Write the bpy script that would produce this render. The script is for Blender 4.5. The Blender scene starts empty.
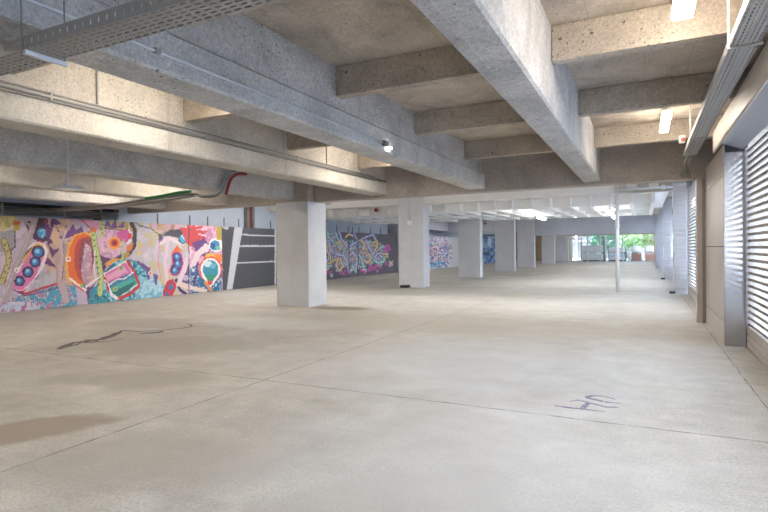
import bpy, bmesh, math, random
import numpy as np
from mathutils import Vector, Matrix
random.seed(7)
rng = np.random.default_rng(7)
S = bpy.context.scene
COL = S.collection

# ------------------------------------------------------------------ helpers
class MB:
    """collects shapes, links them as ONE mesh object"""
    def __init__(s):
        s.v, s.f, s.mi = [], [], []
    def quadmesh(s, pts, faces, mi=0):
        b = len(s.v)
        s.v += [tuple(p) for p in pts]
        s.f += [tuple(b + i for i in f) for f in faces]
        s.mi += [mi] * len(faces)
    def box(s, x0, x1, y0, y1, z0, z1, mi=0, c=0.0):
        if c > 0:
            c = min(c, (x1-x0)*.45, (y1-y0)*.45, (z1-z0)*.45)
            bm = bmesh.new()
            bmesh.ops.create_cube(bm, size=1)
            for v in bm.verts:
                v.co = Vector(((x0+x1)/2 + v.co.x*(x1-x0), (y0+y1)/2 + v.co.y*(y1-y0), (z0+z1)/2 + v.co.z*(z1-z0)))
            bmesh.ops.bevel(bm, geom=list(bm.edges), offset=c, segments=2, affect='EDGES', profile=0.6)
            s.bm(bm, mi); return
        P = [(x0,y0,z0),(x1,y0,z0),(x1,y1,z0),(x0,y1,z0),(x0,y0,z1),(x1,y0,z1),(x1,y1,z1),(x0,y1,z1)]
        s.quadmesh(P, [(0,3,2,1),(4,5,6,7),(0,1,5,4),(1,2,6,5),(2,3,7,6),(3,0,4,7)], mi)
    def bm(s, bm, mi=0):
        bm.verts.index_update()
        b = len(s.v)
        s.v += [tuple(v.co) for v in bm.verts]
        s.f += [tuple(b + v.index for v in f.verts) for f in bm.faces]
        s.mi += [mi] * len(bm.faces)
        bm.free()
    def prism_y(s, prof, y0, y1, mi=0):
        """profile of (x,z), counter-clockwise seen from -y, swept along y"""
        n = len(prof)
        P = [(x, y0, z) for x, z in prof] + [(x, y1, z) for x, z in prof]
        F = [tuple(range(n)), tuple(range(2*n-1, n-1, -1))]
        F += [(i, i+n, (i+1) % n + n, (i+1) % n) for i in range(n)]
        s.quadmesh(P, F, mi)
    def tube(s, pts, r, n=10, mi=0):
        pts = [Vector(p) for p in pts]
        rings = []
        up = None
        for i, p in enumerate(pts):
            d = (pts[min(i+1, len(pts)-1)] - pts[max(i-1, 0)]).normalized()
            if up is None:
                a = Vector((0,0,1)) if abs(d.z) < .9 else Vector((1,0,0))
            else:
                a = up
            e1 = (a - d*a.dot(d)).normalized(); e2 = d.cross(e1); up = e1
            rings.append([p + (e1*math.cos(t*2*math.pi/n) + e2*math.sin(t*2*math.pi/n))*r for t in range(n)])
        P = [q for R_ in rings for q in R_]
        F = []
        for i in range(len(rings)-1):
            for t in range(n):
                F.append((i*n+t, i*n+(t+1) % n, (i+1)*n+(t+1) % n, (i+1)*n+t))
        F.append(tuple(range(n-1, -1, -1))); F.append(tuple((len(rings)-1)*n + t for t in range(n)))
        s.quadmesh(P, F, mi)
    def ball(s, c, r, sub=2, sq=(1,1,1), mi=0):
        bm = bmesh.new()
        bmesh.ops.create_icosphere(bm, subdivisions=sub, radius=1)
        for v in bm.verts:
            v.co = Vector((c[0]+v.co.x*r*sq[0], c[1]+v.co.y*r*sq[1], c[2]+v.co.z*r*sq[2]))
        s.bm(bm, mi)
    def build(s, name, mats, parent=None, smooth=False, bevel=0, origin=None):
        me = bpy.data.meshes.new(name)
        o0 = Vector(origin) if origin is not None else Vector((0,0,0))
        me.from_pydata([tuple(Vector(v) - o0) for v in s.v], [], s.f)
        if not isinstance(mats, (list, tuple)): mats = [mats]
        for m in mats: me.materials.append(m)
        me.polygons.foreach_set('material_index', s.mi)
        if smooth: me.polygons.foreach_set('use_smooth', [True]*len(s.f))
        me.update()
        o = bpy.data.objects.new(name, me)
        COL.objects.link(o)
        o.location = o0
        if parent is not None:
            o.parent = parent
            o.location = o0 - Vector(parent.location)
        if bevel:
            b = o.modifiers.new('edge', 'BEVEL'); b.width = bevel; b.segments = 2; b.limit_method = 'ANGLE'
        return o

def tag(o, label=None, cat=None, group=None, kind=None):
    if label: o['label'] = label
    if cat: o['category'] = cat
    if group: o['group'] = group
    if kind: o['kind'] = kind
    return o
def thing(name, loc, label, cat, group=None):
    o = bpy.data.objects.new(name, None); o.empty_display_size = .2
    COL.objects.link(o); o.location = loc
    return tag(o, label, cat, group)
def copy_tree(o, loc, label=None):
    r = o.copy(); COL.objects.link(r); r.location = loc
    if label: r['label'] = label
    for ch in list(o.children):
        c = ch.copy(); COL.objects.link(c); c.parent = r
        for g in list(ch.children):
            d = g.copy(); COL.objects.link(d); d.parent = c
    return r
def struct(o):
    o['kind'] = 'structure'; return o

def lin(c):
    return tuple(((v/255)/12.92 if v/255 <= .04045 else ((v/255+.055)/1.055)**2.4) for v in c)

# ------------------------------------------------------------------ materials
def newmat(name):
    m = bpy.data.materials.new(name); m.use_nodes = True
    nt = m.node_tree
    return m, nt, nt.nodes['Principled BSDF']
def N(nt, t, **kw):
    n = nt.nodes.new(t)
    for k, v in kw.items():
        setattr(n, k, v)
    return n
def mathn(nt, op, a, b=None, clamp=False):
    n = N(nt, 'ShaderNodeMath', operation=op, use_clamp=clamp)
    for i, v in enumerate((a, b)):
        if v is None: continue
        if isinstance(v, (int, float)): n.inputs[i].default_value = v
        else: nt.links.new(v, n.inputs[i])
    return n.outputs[0]
def mixc(nt, fac, a, b, mode='MIX'):
    n = N(nt, 'ShaderNodeMix', data_type='RGBA', blend_type=mode)
    for sock, v in ((n.inputs[0], fac), (n.inputs[6], a), (n.inputs[7], b)):
        if isinstance(v, (int, float)): sock.default_value = v
        elif isinstance(v, tuple): sock.default_value = (*v[:3], 1)
        else: nt.links.new(v, sock)
    return n.outputs[2]
def noise(nt, vec, scale, detail=4, rough=.55, dist=0):
    n = N(nt, 'ShaderNodeTexNoise')
    n.inputs['Scale'].default_value = scale; n.inputs['Detail'].default_value = detail
    n.inputs['Roughness'].default_value = rough; n.inputs['Distortion'].default_value = dist
    nt.links.new(vec, n.inputs['Vector'])
    return n.outputs['Fac']
def ramp(nt, fac, lo, hi):
    n = N(nt, 'ShaderNodeMapRange', clamp=True)
    n.inputs[1].default_value = lo; n.inputs[2].default_value = hi
    nt.links.new(fac, n.inputs[0])
    return n.outputs[0]
def wpos(nt):
    return N(nt, 'ShaderNodeNewGeometry').outputs['Position']
def bump(nt, bs, h, strength, dist=.01):
    b = N(nt, 'ShaderNodeBump'); b.inputs['Strength'].default_value = strength; b.inputs['Distance'].default_value = dist
    nt.links.new(h, b.inputs['Height']); nt.links.new(b.outputs[0], bs.inputs['Normal'])

def plain(name, rgb, rough=.6, metal=0.0, spec=.5):
    m, nt, b = newmat(name)
    p = wpos(nt)
    f = noise(nt, p, 6, 3)
    c = mixc(nt, f, tuple(v*.93 for v in rgb), tuple(min(1, v*1.06) for v in rgb))
    nt.links.new(c, b.inputs['Base Color'])
    b.inputs['Roughness'].default_value = rough; b.inputs['Metallic'].default_value = metal
    b.inputs['Specular IOR Level'].default_value = spec
    return m
def emit(name, rgb, strength):
    m, nt, b = newmat(name)
    b.inputs['Base Color'].default_value = (*rgb, 1)
    b.inputs['Emission Color'].default_value = (*rgb, 1); b.inputs['Emission Strength'].default_value = strength
    return m

def concrete(name, base, dark=.72, light=1.15, pits=.6, tint=(1,1,1), grain=.12, blot=1.3, boards=None):
    m, nt, b = newmat(name)
    p = wpos(nt)
    big = ramp(nt, noise(nt, p, blot, 6, .66, .6), .32, .68)
    mid = ramp(nt, noise(nt, p, 8, 6, .72), .3, .7)
    fine = ramp(nt, noise(nt, p, 36, 5, .82), .3, .7)
    c = mixc(nt, big, tuple(v*dark for v in base), tuple(min(1, v*light) for v in base))
    c = mixc(nt, mathn(nt, 'MULTIPLY', mid, .4), c, tuple(v*t for v, t in zip(base, tint)))
    g = mathn(nt, 'ADD', mathn(nt, 'MULTIPLY', fine, grain*2), 1-grain)
    gg = N(nt, 'ShaderNodeCombineColor')
    for i in range(3): nt.links.new(g, gg.inputs[i])
    c = mixc(nt, 1.0, c, gg.outputs[0], 'MULTIPLY')
    # air holes: small, ragged, of many sizes, in loose swarms
    warp = N(nt, 'ShaderNodeVectorMath', operation='MULTIPLY_ADD')
    nz = N(nt, 'ShaderNodeTexNoise'); nz.inputs['Scale'].default_value = 45; nt.links.new(p, nz.inputs['Vector'])
    nt.links.new(nz.outputs['Color'], warp.inputs[0]); warp.inputs[1].default_value = (.03, .03, .03); nt.links.new(p, warp.inputs[2])
    hole = None
    for sc, k, w_ in ((15, .27, 4.0), (38, .36, 2.4)):
        vo = N(nt, 'ShaderNodeTexVoronoi'); vo.inputs['Scale'].default_value = sc
        nt.links.new(warp.outputs[0], vo.inputs['Vector'])
        sel = N(nt, 'ShaderNodeSeparateColor'); nt.links.new(vo.outputs['Color'], sel.inputs[0])
        size = mathn(nt, 'MULTIPLY', mathn(nt, 'POWER', sel.outputs[0], w_), k)
        size = mathn(nt, 'MULTIPLY', size, ramp(nt, noise(nt, p, 2.3, 3), .34, .58))
        h_ = mathn(nt, 'LESS_THAN', vo.outputs['Distance'], size)
        hole = h_ if hole is None else mathn(nt, 'MAXIMUM', hole, h_)
    c = mixc(nt, mathn(nt, 'MULTIPLY', hole, pits), c, tuple(v*.25 for v in base))
    if boards:
        ax, pitch = boards
        sx = N(nt, 'ShaderNodeSeparateXYZ'); nt.links.new(p, sx.inputs[0])
        q = mathn(nt, 'FRACT', mathn(nt, 'DIVIDE', sx.outputs[ax], pitch))
        ln = mathn(nt, 'LESS_THAN', q, .03)
        c = mixc(nt, mathn(nt, 'MULTIPLY', ln, .25), c, tuple(v*.5 for v in base))
    nt.links.new(c, b.inputs['Base Color'])
    b.inputs['Roughness'].default_value = .85; b.inputs['Specular IOR Level'].default_value = .25
    h = mathn(nt, 'SUBTRACT', mathn(nt, 'ADD', mathn(nt, 'MULTIPLY', mid, .7), mathn(nt, 'MULTIPLY', fine, .4)), mathn(nt, 'MULTIPLY', hole, .9))
    bump(nt, b, h, .7 if pits > .3 else .2, .012)
    return m
def mixf(nt, f, k):
    return mathn(nt, 'MULTIPLY', f, k)

TAN = (.44, .385, .325)
M = {}
M['slab'] = concrete('slab_concrete', (.475, .42, .36), .60, 1.28, .45, (1.15, 1.05, .92), .26, 1.6, boards=(0, .45))
M['rib'] = concrete('rib_concrete', (.46, .405, .34), .64, 1.22, .85, (1.05, 1, .95), .32)
M['beam'] = concrete('beam_concrete', (.53, .515, .50), .66, 1.2, .85, (.93, .94, .97), .38, 1.5)
M['beam_cream'] = concrete('cream_beam_concrete', (.57, .535, .48), .74, 1.12, .8, (1.02, 1, .95), .26, boards=(1, 2.4))
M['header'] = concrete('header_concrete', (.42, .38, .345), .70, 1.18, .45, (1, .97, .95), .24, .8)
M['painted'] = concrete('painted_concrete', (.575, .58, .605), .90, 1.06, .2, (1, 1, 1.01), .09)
M['white_conc'] = concrete('pale_concrete', (.74, .725, .70), .92, 1.05, .12, (1, 1, 1), .05)
M['white_paint'] = concrete('whitewashed_concrete', (.86, .85, .835), .95, 1.03, .05, (1, 1, 1), .03)
M['blue_paint'] = concrete('grey_blue_paint', (.50, .52, .58), .93, 1.05, .05, (1, 1, 1), .04)
M['galv'] = plain('galvanised_steel', (.34, .33, .315), .55, .25)
M['galv_dark'] = plain('weathered_steel', (.26, .25, .235), .6, .4)
M['zinc'] = plain('bright_zinc', (.66, .69, .74), .4, .4)
M['white_metal'] = plain('white_enamel', (.78, .78, .78), .4)
M['black'] = plain('black_rubber', (.018, .018, .018), .6)
M['red'] = plain('red_plastic', (.33, .03, .035), .5)
M['green'] = plain('green_plastic', (.02, .20, .07), .5)
M['bluew'] = plain('pale_blue_plastic', (.45, .55, .68), .5)
M['tube_light'] = emit('lit_diffuser', (1.0, .90, .77), 25.0)
M['tube_fill'] = emit('fill_lamp_diffuser', (1, .98, .95), 38.0)  # for unseen lamps added to brighten the joist fronts
M['tube_cool'] = emit('cool_lit_diffuser', (1, .98, .95), 21.0)
M['spot'] = emit('small_lamp_glow', (1.0, .97, .92), 14.0)
M['dark_gap'] = plain('dark_joint', (.05, .047, .045), .9)
M['upper_wall'] = concrete('pale_blue_wall', (.62, .67, .76), .93, 1.05, .05, (1, 1, 1), .04)
M['brick'] = concrete('brown_wall', (.42, .33, .25), .75, 1.2, .2)
M['taupe'] = plain('taupe_cladding', (.50, .452, .425), .38, 0, .5)
M['taupe_dark'] = plain('dark_taupe_cladding', (.27, .235, .22), .3, 0, .6)
M['slat'] = plain('shutter_slat', (.27, .225, .19), .5, 0)
M['slat_grey'] = plain('grey_shutter_box', (.42, .46, .55), .35, .2)
M['satin'] = plain('satin_steel_sheet', (.36, .335, .33), .09, .25, .7)
M['pil_far'] = plain('satin_pale_sheet', (.60, .61, .66), .05, .4, .7)

# floor: slab joints, stains, dust and speckle, plus painted patches of light and shade
def floor_mat():
    m, nt, b = newmat('floor_concrete')
    p = wpos(nt)
    big = ramp(nt, noise(nt, p, .45, 5, .6, .5), .3, .7)
    mid = ramp(nt, noise(nt, p, 2.6, 6, .66, .3), .3, .72)
    fine = ramp(nt, noise(nt, p, 48, 5, .85), .32, .68)
    c = mixc(nt, big, (.405, .38, .335), (.53, .51, .47))
    mg = mathn(nt, 'ADD', mathn(nt, 'MULTIPLY', mid, .40), .76)
    md = N(nt, 'ShaderNodeCombineColor')
    for i in range(3): nt.links.new(mg, md.inputs[i])
    c = mixc(nt, 1.0, c, md.outputs[0], 'MULTIPLY')
    st = N(nt, 'ShaderNodeVectorMath', operation='MULTIPLY'); nt.links.new(p, st.inputs[0]); st.inputs[1].default_value = (.35, 2.2, 1)
    sw = ramp(nt, noise(nt, st.outputs[0], 1.3, 6, .7, 1.2), .5, .72)
    c = mixc(nt, mathn(nt, 'MULTIPLY', sw, .5), c, (.34, .32, .29))
    sp = ramp(nt, noise(nt, p, 5.5, 6, .8), .60, .72)
    c = mixc(nt, mathn(nt, 'MULTIPLY', sp, .35), c, (.30, .28, .255))
    g = mathn(nt, 'ADD', mathn(nt, 'MULTIPLY', fine, .62), .70)
    gg = N(nt, 'ShaderNodeCombineColor')
    for i in range(3): nt.links.new(g, gg.inputs[i])
    c = mixc(nt, 1.0, c, gg.outputs[0], 'MULTIPLY')
    xyz = N(nt, 'ShaderNodeSeparateXYZ'); nt.links.new(p, xyz.inputs[0])
    X, Y = xyz.outputs[0], xyz.outputs[1]
    wob = mathn(nt, 'MULTIPLY', mathn(nt, 'SUBTRACT', noise(nt, p, 1.6, 4), .5), 1.5)
    def stain_light_patch(c, cx, cy, rx, ry, ang, col, amt, soft=.35):
        ca, sa = math.cos(ang), math.sin(ang)
        dx = mathn(nt, 'SUBTRACT', X, cx); dy = mathn(nt, 'SUBTRACT', Y, cy)
        u = mathn(nt, 'DIVIDE', mathn(nt, 'ADD', mathn(nt, 'MULTIPLY', dx, ca), mathn(nt, 'MULTIPLY', dy, sa)), rx)
        v = mathn(nt, 'DIVIDE', mathn(nt, 'SUBTRACT', mathn(nt, 'MULTIPLY', dy, ca), mathn(nt, 'MULTIPLY', dx, sa)), ry)
        d = mathn(nt, 'SQRT', mathn(nt, 'ADD', mathn(nt, 'MULTIPLY', u, u), mathn(nt, 'MULTIPLY', v, v)))
        d = mathn(nt, 'ADD', d, wob)
        f = mathn(nt, 'SUBTRACT', 1.0, ramp(nt, d, 1-soft, 1+soft))
        return mixc(nt, mathn(nt, 'MULTIPLY', f, amt), c, col)
    c = stain_light_patch(c, -4.33, 2.55, .55, .30, .95, (.27, .215, .165), .8, .16)
    c = stain_light_patch(c, -6.5, 10.95, .75, .36, .1, (.20, .145, .10), .85, .25)
    c = stain_light_patch(c, -8.5, 10.5, .9, .3, .1, (.40, .31, .24), .5)
    c = stain_light_patch(c, -6.6, 5.7, 1.5, .75, .3, (.34, .31, .265), .7, .25)
    c = stain_light_patch(c, -5.1, 4.0, .9, .4, .3, (.33, .30, .26), .65, .22)
    c = stain_light_patch(c, -3.0, 2.5, .8, .5, .3, (.34, .31, .265), .6, .3)
    c = stain_light_patch(c, -8.6, 7.4, 1.8, .6, .2, (.36, .335, .30), .7, .25)
    c = stain_light_patch(c, -6.6, 8.2, 1.5, .7, .1, (.58, .575, .56), .6, .2)
    c = stain_light_patch(c, -1.3, 2.6, .8, .3, .8, (.36, .335, .295), .55, .25)
    c = stain_light_patch(c, -3.0, 9.3, 3.4, 1.1, 0, (.39, .355, .30), .5, .35)  # tan shade band painted where the pilaster blocks the shutter light
    c = stain_light_patch(c, -4.7, 24.5, 1.3, .5, .2, (.36, .33, .29), .5)
    c = stain_light_patch(c, -2.2, 6.2, 2.0, 1.6, .2, (.60, .61, .63), .5, .5)  # pale bluish pool of daylight painted into the floor colour
    c = stain_light_patch(c, -1.1, 3.6, 1.4, 1.2, .2, (.60, .60, .61), .4, .5)  # another soft daylight patch painted on the floor
    # sawn joints
    jw = mathn(nt, 'MULTIPLY', mathn(nt, 'SUBTRACT', noise(nt, p, 3.0, 3), .5), .035)
    def joint(c, coord, at, w, amt, other=None, lo=None, hi=None):
        d = mathn(nt, 'ABSOLUTE', mathn(nt, 'SUBTRACT', mathn(nt, 'ADD', coord, jw), at))
        f = mathn(nt, 'MULTIPLY', mathn(nt, 'LESS_THAN', d, w), mathn(nt, 'ADD', ramp(nt, noise(nt, p, 4.0, 4), .35, .65), .25))
        return mixc(nt, mathn(nt, 'MULTIPLY', f, amt), c, (.16, .13, .11))
    c = joint(c, Y, 4.54, .011, .8); c = joint(c, Y, 9.2, .012, .3); c = joint(c, Y, 13.8, .015, .3)
    c = joint(c, Y, 18.4, .02, .25); c = joint(c, Y, 0.1, .008, .6)
    c = joint(c, X, -3.72, .010, .8); c = joint(c, X, .93, .008, .75); c = joint(c, X, -8.4, .008, .4)
    nt.links.new(c, b.inputs['Base Color'])
    r = mathn(nt, 'ADD', mathn(nt, 'MULTIPLY', mid, .2), .5)
    nt.links.new(r, b.inputs['Roughness'])
    b.inputs['Specular IOR Level'].default_value = .35
    bump(nt, b, mathn(nt, 'ADD', mathn(nt, 'MULTIPLY', fine, .4), mathn(nt, 'MULTIPLY', mid, .5)), .25, .006)
    return m
M['floor'] = floor_mat()

# ------------------------------------------------------------------ setting
Y0, Y1 = -6.0, 54.0
XW = -14.3           # left wall
SL = 3.45            # slab soffit
b = MB(); b.box(XW-.3, 1.55, Y0-.3, Y1, -.25, 0); b.box(XW-.3, -7.0, Y1, 60.3, -.25, 0); struct(b.build('floor', M['floor']))
b = MB(); b.box(XW-.3, 1.8, Y0-.3, Y1, SL, SL+.3); b.box(XW-.3, -7.0, Y1, 60.3, SL, SL+.3); struct(b.build('ceiling', M['slab']))
b = MB(); b.box(XW-.3, XW, Y0-.3, 60.3, 0, SL); struct(b.build('wall_left', M['upper_wall']))
b = MB(); b.box(XW, 1.3, Y0-.3, Y0, 0, SL); struct(b.build('wall_rear', M['header']))
b = MB(); b.box(XW, -7.0, 60, 60.3, 0, SL); b.box(-7.2, -7.0, Y1, 60, 0, SL); struct(b.build('wall_back', M['brick']))
# low lintel over the back opening
b = MB(); b.box(-7.0, 1.3, Y1-.4, Y1-.02, 2.52, SL); struct(b.build('trim_1', M['brick']))
# wall strip above the shutters on the right
b = MB(); b.box(1.27, 1.55, Y0, 8.68, 2.98, SL)
b.box(1.27, 1.55, 8.68, 11.32, 0, SL)
b.box(1.27, 1.55, 11.32, Y1, 3.1, SL); struct(b.build('wall_right', M['rib']))

# ------------------------------------------------------------------ columns
def column(y0, y1, x0, x1, zt, label, head=True, seams=3):
    t = thing('concrete_column', ((x0+x1)/2, (y0+y1)/2, 0), label, 'column')
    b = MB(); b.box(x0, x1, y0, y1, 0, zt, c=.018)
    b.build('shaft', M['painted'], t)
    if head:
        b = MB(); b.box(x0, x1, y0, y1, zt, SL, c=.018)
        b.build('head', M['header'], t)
    return t
HB = 2.62
cols = [
 (10.85, 11.68, -8.43, -7.45, HB, 'nearest and widest grey concrete column, in front of the dark grey hoarding', True),
 (17.85, 18.45, -8.22, -7.22, SL, 'second concrete column back, with a thin conduit running down its face', False),
 (24.8, 25.25, -8.20, -7.10, SL, 'third concrete column back, smooth pale grey beside the white graffiti hoarding', False),
 (31.7, 32.1, -8.15, -6.98, SL, 'fourth concrete column back, between the blue hoarding and the teal one', False),
 (37.8, 38.2, -8.12, -6.93, SL, 'fifth concrete column back, at the left end of the grey-blue beam', False),
 (46.4, 46.9, -7.9, -6.86, SL, 'sixth concrete column back, seen whole below the grey-blue beam', False),
 (52.9, 53.4, -7.85, -6.75, SL, 'farthest concrete column, beside the wire gate at the back opening', False)]
for y0, y1, x0, x1, zt, lab, hd in cols:
    column(y0, y1, x0, x1, zt, lab, hd)
# conduit with socket on the second column
t = thing('electrical_conduit', (-7.74, 17.84, 2.4), 'thin grey conduit ending in a round box on the second column', 'conduit')
b = MB(); b.tube([(-7.74, 17.83, 2.45), (-7.74, 17.83, 3.44)], .02); b.build('pipe', M['painted'], t, smooth=True)
b = MB(); b.box(-7.82, -7.66, 17.77, 17.85, 2.28, 2.46, c=.03); b.build('junction_box', M['white_metal'], t)
b = MB(); b.box(-8.05, -7.75, 17.55, 17.83, 0.0, .10, c=.03)
tag(b.build('rubber_block', M['black']), 'small black block on the floor at the foot of the second column', 'block')
t = thing('security_camera', (-7.0, 24.95, 2.98), 'small dark security camera high on the side of the third column', 'camera')
b = MB(); b.box(-7.10, -7.02, 24.9, 25.0, 2.93, 3.05, c=.01); b.build('bracket', M['galv'], t)
b = MB(); b.tube([(-6.98, 25.0, 2.98), (-6.85, 24.75, 2.92)], .05); b.build('body', M['galv_dark'], t, smooth=True)

# ------------------------------------------------------------------ header beams
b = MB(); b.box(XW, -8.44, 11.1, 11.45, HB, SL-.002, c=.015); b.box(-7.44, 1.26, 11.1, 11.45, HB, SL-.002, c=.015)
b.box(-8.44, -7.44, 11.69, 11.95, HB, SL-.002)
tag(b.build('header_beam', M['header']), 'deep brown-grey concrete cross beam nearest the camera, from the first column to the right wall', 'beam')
b = MB(); b.box(XW, -8.23, 17.9, 18.35, 3.06, SL-.002, c=.015); b.box(-7.21, -.77, 17.9, 18.35, 3.06, SL-.002, c=.015)
b.box(-8.23, -7.21, 18.47, 18.6, 3.06, SL-.002)
tag(b.build('header_beam', M['white_conc']), 'pale grey concrete cross beam framing into the second column, ending at the thin pole', 'beam')
b = MB(); b.box(-6.92, .58, 37.9, 38.5, 2.27, SL-.002, c=.015); b.box(XW, -8.13, 37.9, 38.5, 2.6, SL-.002, c=.015)
tag(b.build('header_beam', M['blue_paint']), 'deep grey-blue painted cross beam far back, above the back opening', 'beam')
b = MB(); b.box(XW+.25, .9, 18.75, 18.95, 3.13, SL-.002, c=.01)
tag(b.build('header_beam', M['beam_cream']), 'narrow cream concrete strip beam behind the pale grey cross beam', 'beam')

# ------------------------------------------------------------------ long beams of the near bay
BZ = 2.68
def long_beam(x0, x1, label, mat, step=None, line=None):
    b = MB()
    c = .02
    if step:
        prof = [(x0, BZ+c), (x0+c, BZ), (x1-c, BZ), (x1, BZ+c), (x1, step), (x1-.035, step+.03), (x1-.035, SL-.002), (x0, SL-.002)]
    else:
        prof = [(x0, BZ+c), (x0+c, BZ), (x1-c, BZ), (x1, BZ+c), (x1, SL-.002), (x0, SL-.002)]
    b.prism_y(prof, Y0, 11.098)
    if line is not None:
        b.box(line-.006, line+.006, Y0, 11.09, BZ-.006, BZ+.01)
    return tag(b.build('ceiling_beam', mat), label, 'beam')
long_beam(-1.09, -.765, 'long pale concrete ceiling beam running overhead just left of the ceiling lamps', M['beam'], line=-.985)
long_beam(-3.45, -3.06, 'long concrete ceiling beam with a thin conduit and a small lamp along its side', M['beam'], step=2.97)
long_beam(-5.82, -5.40, 'long cream concrete ceiling beam carrying the pipe run on its side', M['beam_cream'], step=2.95)
long_beam(-8.33, -7.85, 'long concrete ceiling beam that lands on the first column', M['beam'])
long_beam(-10.75, -10.3, 'long concrete ceiling beam behind the hanging lamp, left of the first column', M['beam_cream'])
long_beam(-13.0, -12.6, 'long concrete ceiling beam nearest the mural wall', M['beam'])

# cross ribs
RZ = 3.12
def rib(x0, x1, y, label, z=RZ):
    b = MB(); b.box(x0, x1, y, y+.14, z, SL-.002, c=.01)
    return tag(b.build('ceiling_rib', M['rib']), label, 'rib', 'cross ribs of the near ceiling')
bays = [(-.763, 1.26, 'in the bay with the ceiling lamps', True), (-3.09, -1.092, 'in the bay left of the pale beam', True),
        (-5.43, -3.452, 'in the bay above the cream beam', False), (-7.848, -5.822, 'in the bay right of the first column', False),
        (-10.298, -8.332, 'in the bay left of the first column', False), (-12.598, -10.752, 'in the bay nearest the mural wall', False)]
names = {5.08: 'nearest cross rib in view', 7.32: 'second cross rib', 9.78: 'last cross rib before the brown beam', 2.85: 'cross rib above the camera side',
         .6: 'cross rib nearly overhead', -1.7: 'cross rib behind the viewpoint', -4: 'rearmost cross rib'}
for x0, x1, where, _ in bays:
    for y, nm in names.items():
        if y < 0: continue
        if y < 2 and x0 > -4: continue
        rib(x0, x1, y, 'tan %s, %s' % (nm, where))

# ------------------------------------------------------------------ joists of the second bay
JZ, JT = 2.80, 3.13
deck = thing('joist_deck', (-6.5, 22, SL), 'pale concrete deck with thin hanging joists beyond the pale cross beam', 'ceiling deck')
b = MB(); b.box(XW+.25, .69, 18.952, 24.79, JT, SL-.002); b.box(XW+.25, -8.21, 24.79, 26.5, JT, SL-.002); b.box(-7.09, .69, 24.79, 26.5, JT, SL-.002); b.box(-8.21, -7.09, 25.26, 26.5, JT, SL-.002)
b.build('deck_slab', M['white_paint'], deck)
k = 0
nth = ['first', 'second', 'third', 'fourth', 'fifth', 'sixth', 'seventh', 'eighth', 'ninth', 'tenth', 'eleventh', 'twelfth', 'thirteenth', 'fourteenth',
       'fifteenth', 'sixteenth', 'seventeenth', 'eighteenth', 'nineteenth', 'twentieth', 'twenty-first', 'twenty-second', 'twenty-third', 'twenty-fourth']
xj = .25
while xj > -13.9:
    y1 = 24.78 if -8.3 < xj < -7.0 else 26.4
    b = MB(); b.box(xj-.055, xj+.055, 18.96, y1, JZ, JT-.002, c=.01)
    b.build('joist', M['white_paint'], deck)
    for yy in (19.3, 21.7, 24.1, 26.25):
        if -8.4 < xj < -6.4 and yy > 24.7: continue
        if xj - .6 < -13.9: continue
        b = MB(); b.box(xj-.645+.057, xj-.057, yy, yy+.12, JZ+.005, JT-.002)
        b.build('blocking', M['white_paint'], deck)
    xj -= .645; k += 1

# pole
t = thing('downpipe', (-.77, 17.8, 0), 'thin pale pole standing alone at the end of the pale cross beam', 'pole')
b = MB(); b.tube([(-.765, 17.8, 0), (-.765, 17.8, SL)], .055, 14); b.build('pipe', M['white_metal'], t, smooth=True)
b = MB(); b.tube([(-.765, 17.8, 2.0), (-.765, 17.8, 2.08)], .068, 14); b.build('collar', M['white_metal'], t, smooth=True)

# ------------------------------------------------------------------ lamps
def batten(x, y0, y1, z, label, cool=False, w=.15, strong=False, top=SL):
    t = thing('ceiling_lamp', (x, (y0+y1)/2, z), label, 'lamp', 'strip lamps')
    b = MB(); b.box(x-w/2+.01, x+w/2-.01, y0+.01, y1-.01, z+.045, z+.085, c=.008); b.build('housing', M['white_metal'], t)
    b = MB(); b.box(x-w/2, x+w/2, y0, y1, z, z+.045, c=.014); b.build('diffuser', M['tube_fill'] if strong else M['tube_cool'] if cool else M['tube_light'], t)
    for yy in (y0+.2, y1-.2):
        b = MB(); b.tube([(x, yy, z+.08), (x, yy, top)], .007, 6); b.build('hanger_rod', M['zinc'], t)
    return t
batten(.275, 3.35, 4.85, 3.2, 'bright strip lamp under the slab at the top edge of the picture')
batten(.28, 8.2, 9.5, 3.2, 'bright strip lamp in front of the last cross rib on the right', w=.12)
batten(-4.45, 3.4, 4.9, 3.2, 'strip lamp hidden above the conduit beam, lighting the cream beam')
batten(-4.45, 8.2, 9.5, 3.2, 'strip lamp hidden above the conduit beam near the brown cross beam')
batten(-9.4, 3.5, 4.9, 3.2, 'strip lamp in the bay left of the first column')
batten(-9.4, 8.2, 9.5, 3.2, 'strip lamp in the bay left of the first column, near the brown cross beam')
for y in (3.4, 8.2):
    batten(-11.7, y, y+1.4, 3.2, 'added fill lamp hidden in the bay nearest the mural, %s one' % ('nearer' if y < 5 else 'farther'))  # unseen lamps added to brighten the mural
batten(-12.2, 15.5, 16.9, 3.3, 'added fill lamp hidden behind the first column, above the dark grey hoarding', cool=True)  # unseen lamp added to light the hoardings along the left wall
for x in (.27, -4.45, -9.4):
    batten(x, -1.2, .3, 3.2, 'added unseen fill lamp behind the viewpoint, %s' % {.27: 'right bay', -4.45: 'middle bay', -9.4: 'left bay'}[x])  # out-of-view lamps added as general fill light
for x, nm in ((-.3, 'first'), (-2.9, 'second'), (-5.5, 'third'), (-8.9, 'fourth'), (-11.6, 'fifth')):
    batten(x, 12.5, 13.9, 2.99, 'added fill lamp hidden behind the brown cross beam, %s from the right' % nm, strong=True)  # unseen lamps added to light the joist fronts of the second bay
batten(-4.06, 20.2, 21.6, 2.66, 'long bright strip lamp hanging under the joists, left of the fourth column', cool=True, top=JT)
batten(-4.06, 23.2, 24.6, 2.66, 'strip lamp hanging under the joists behind the long bright one', cool=True, top=JT)
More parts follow.
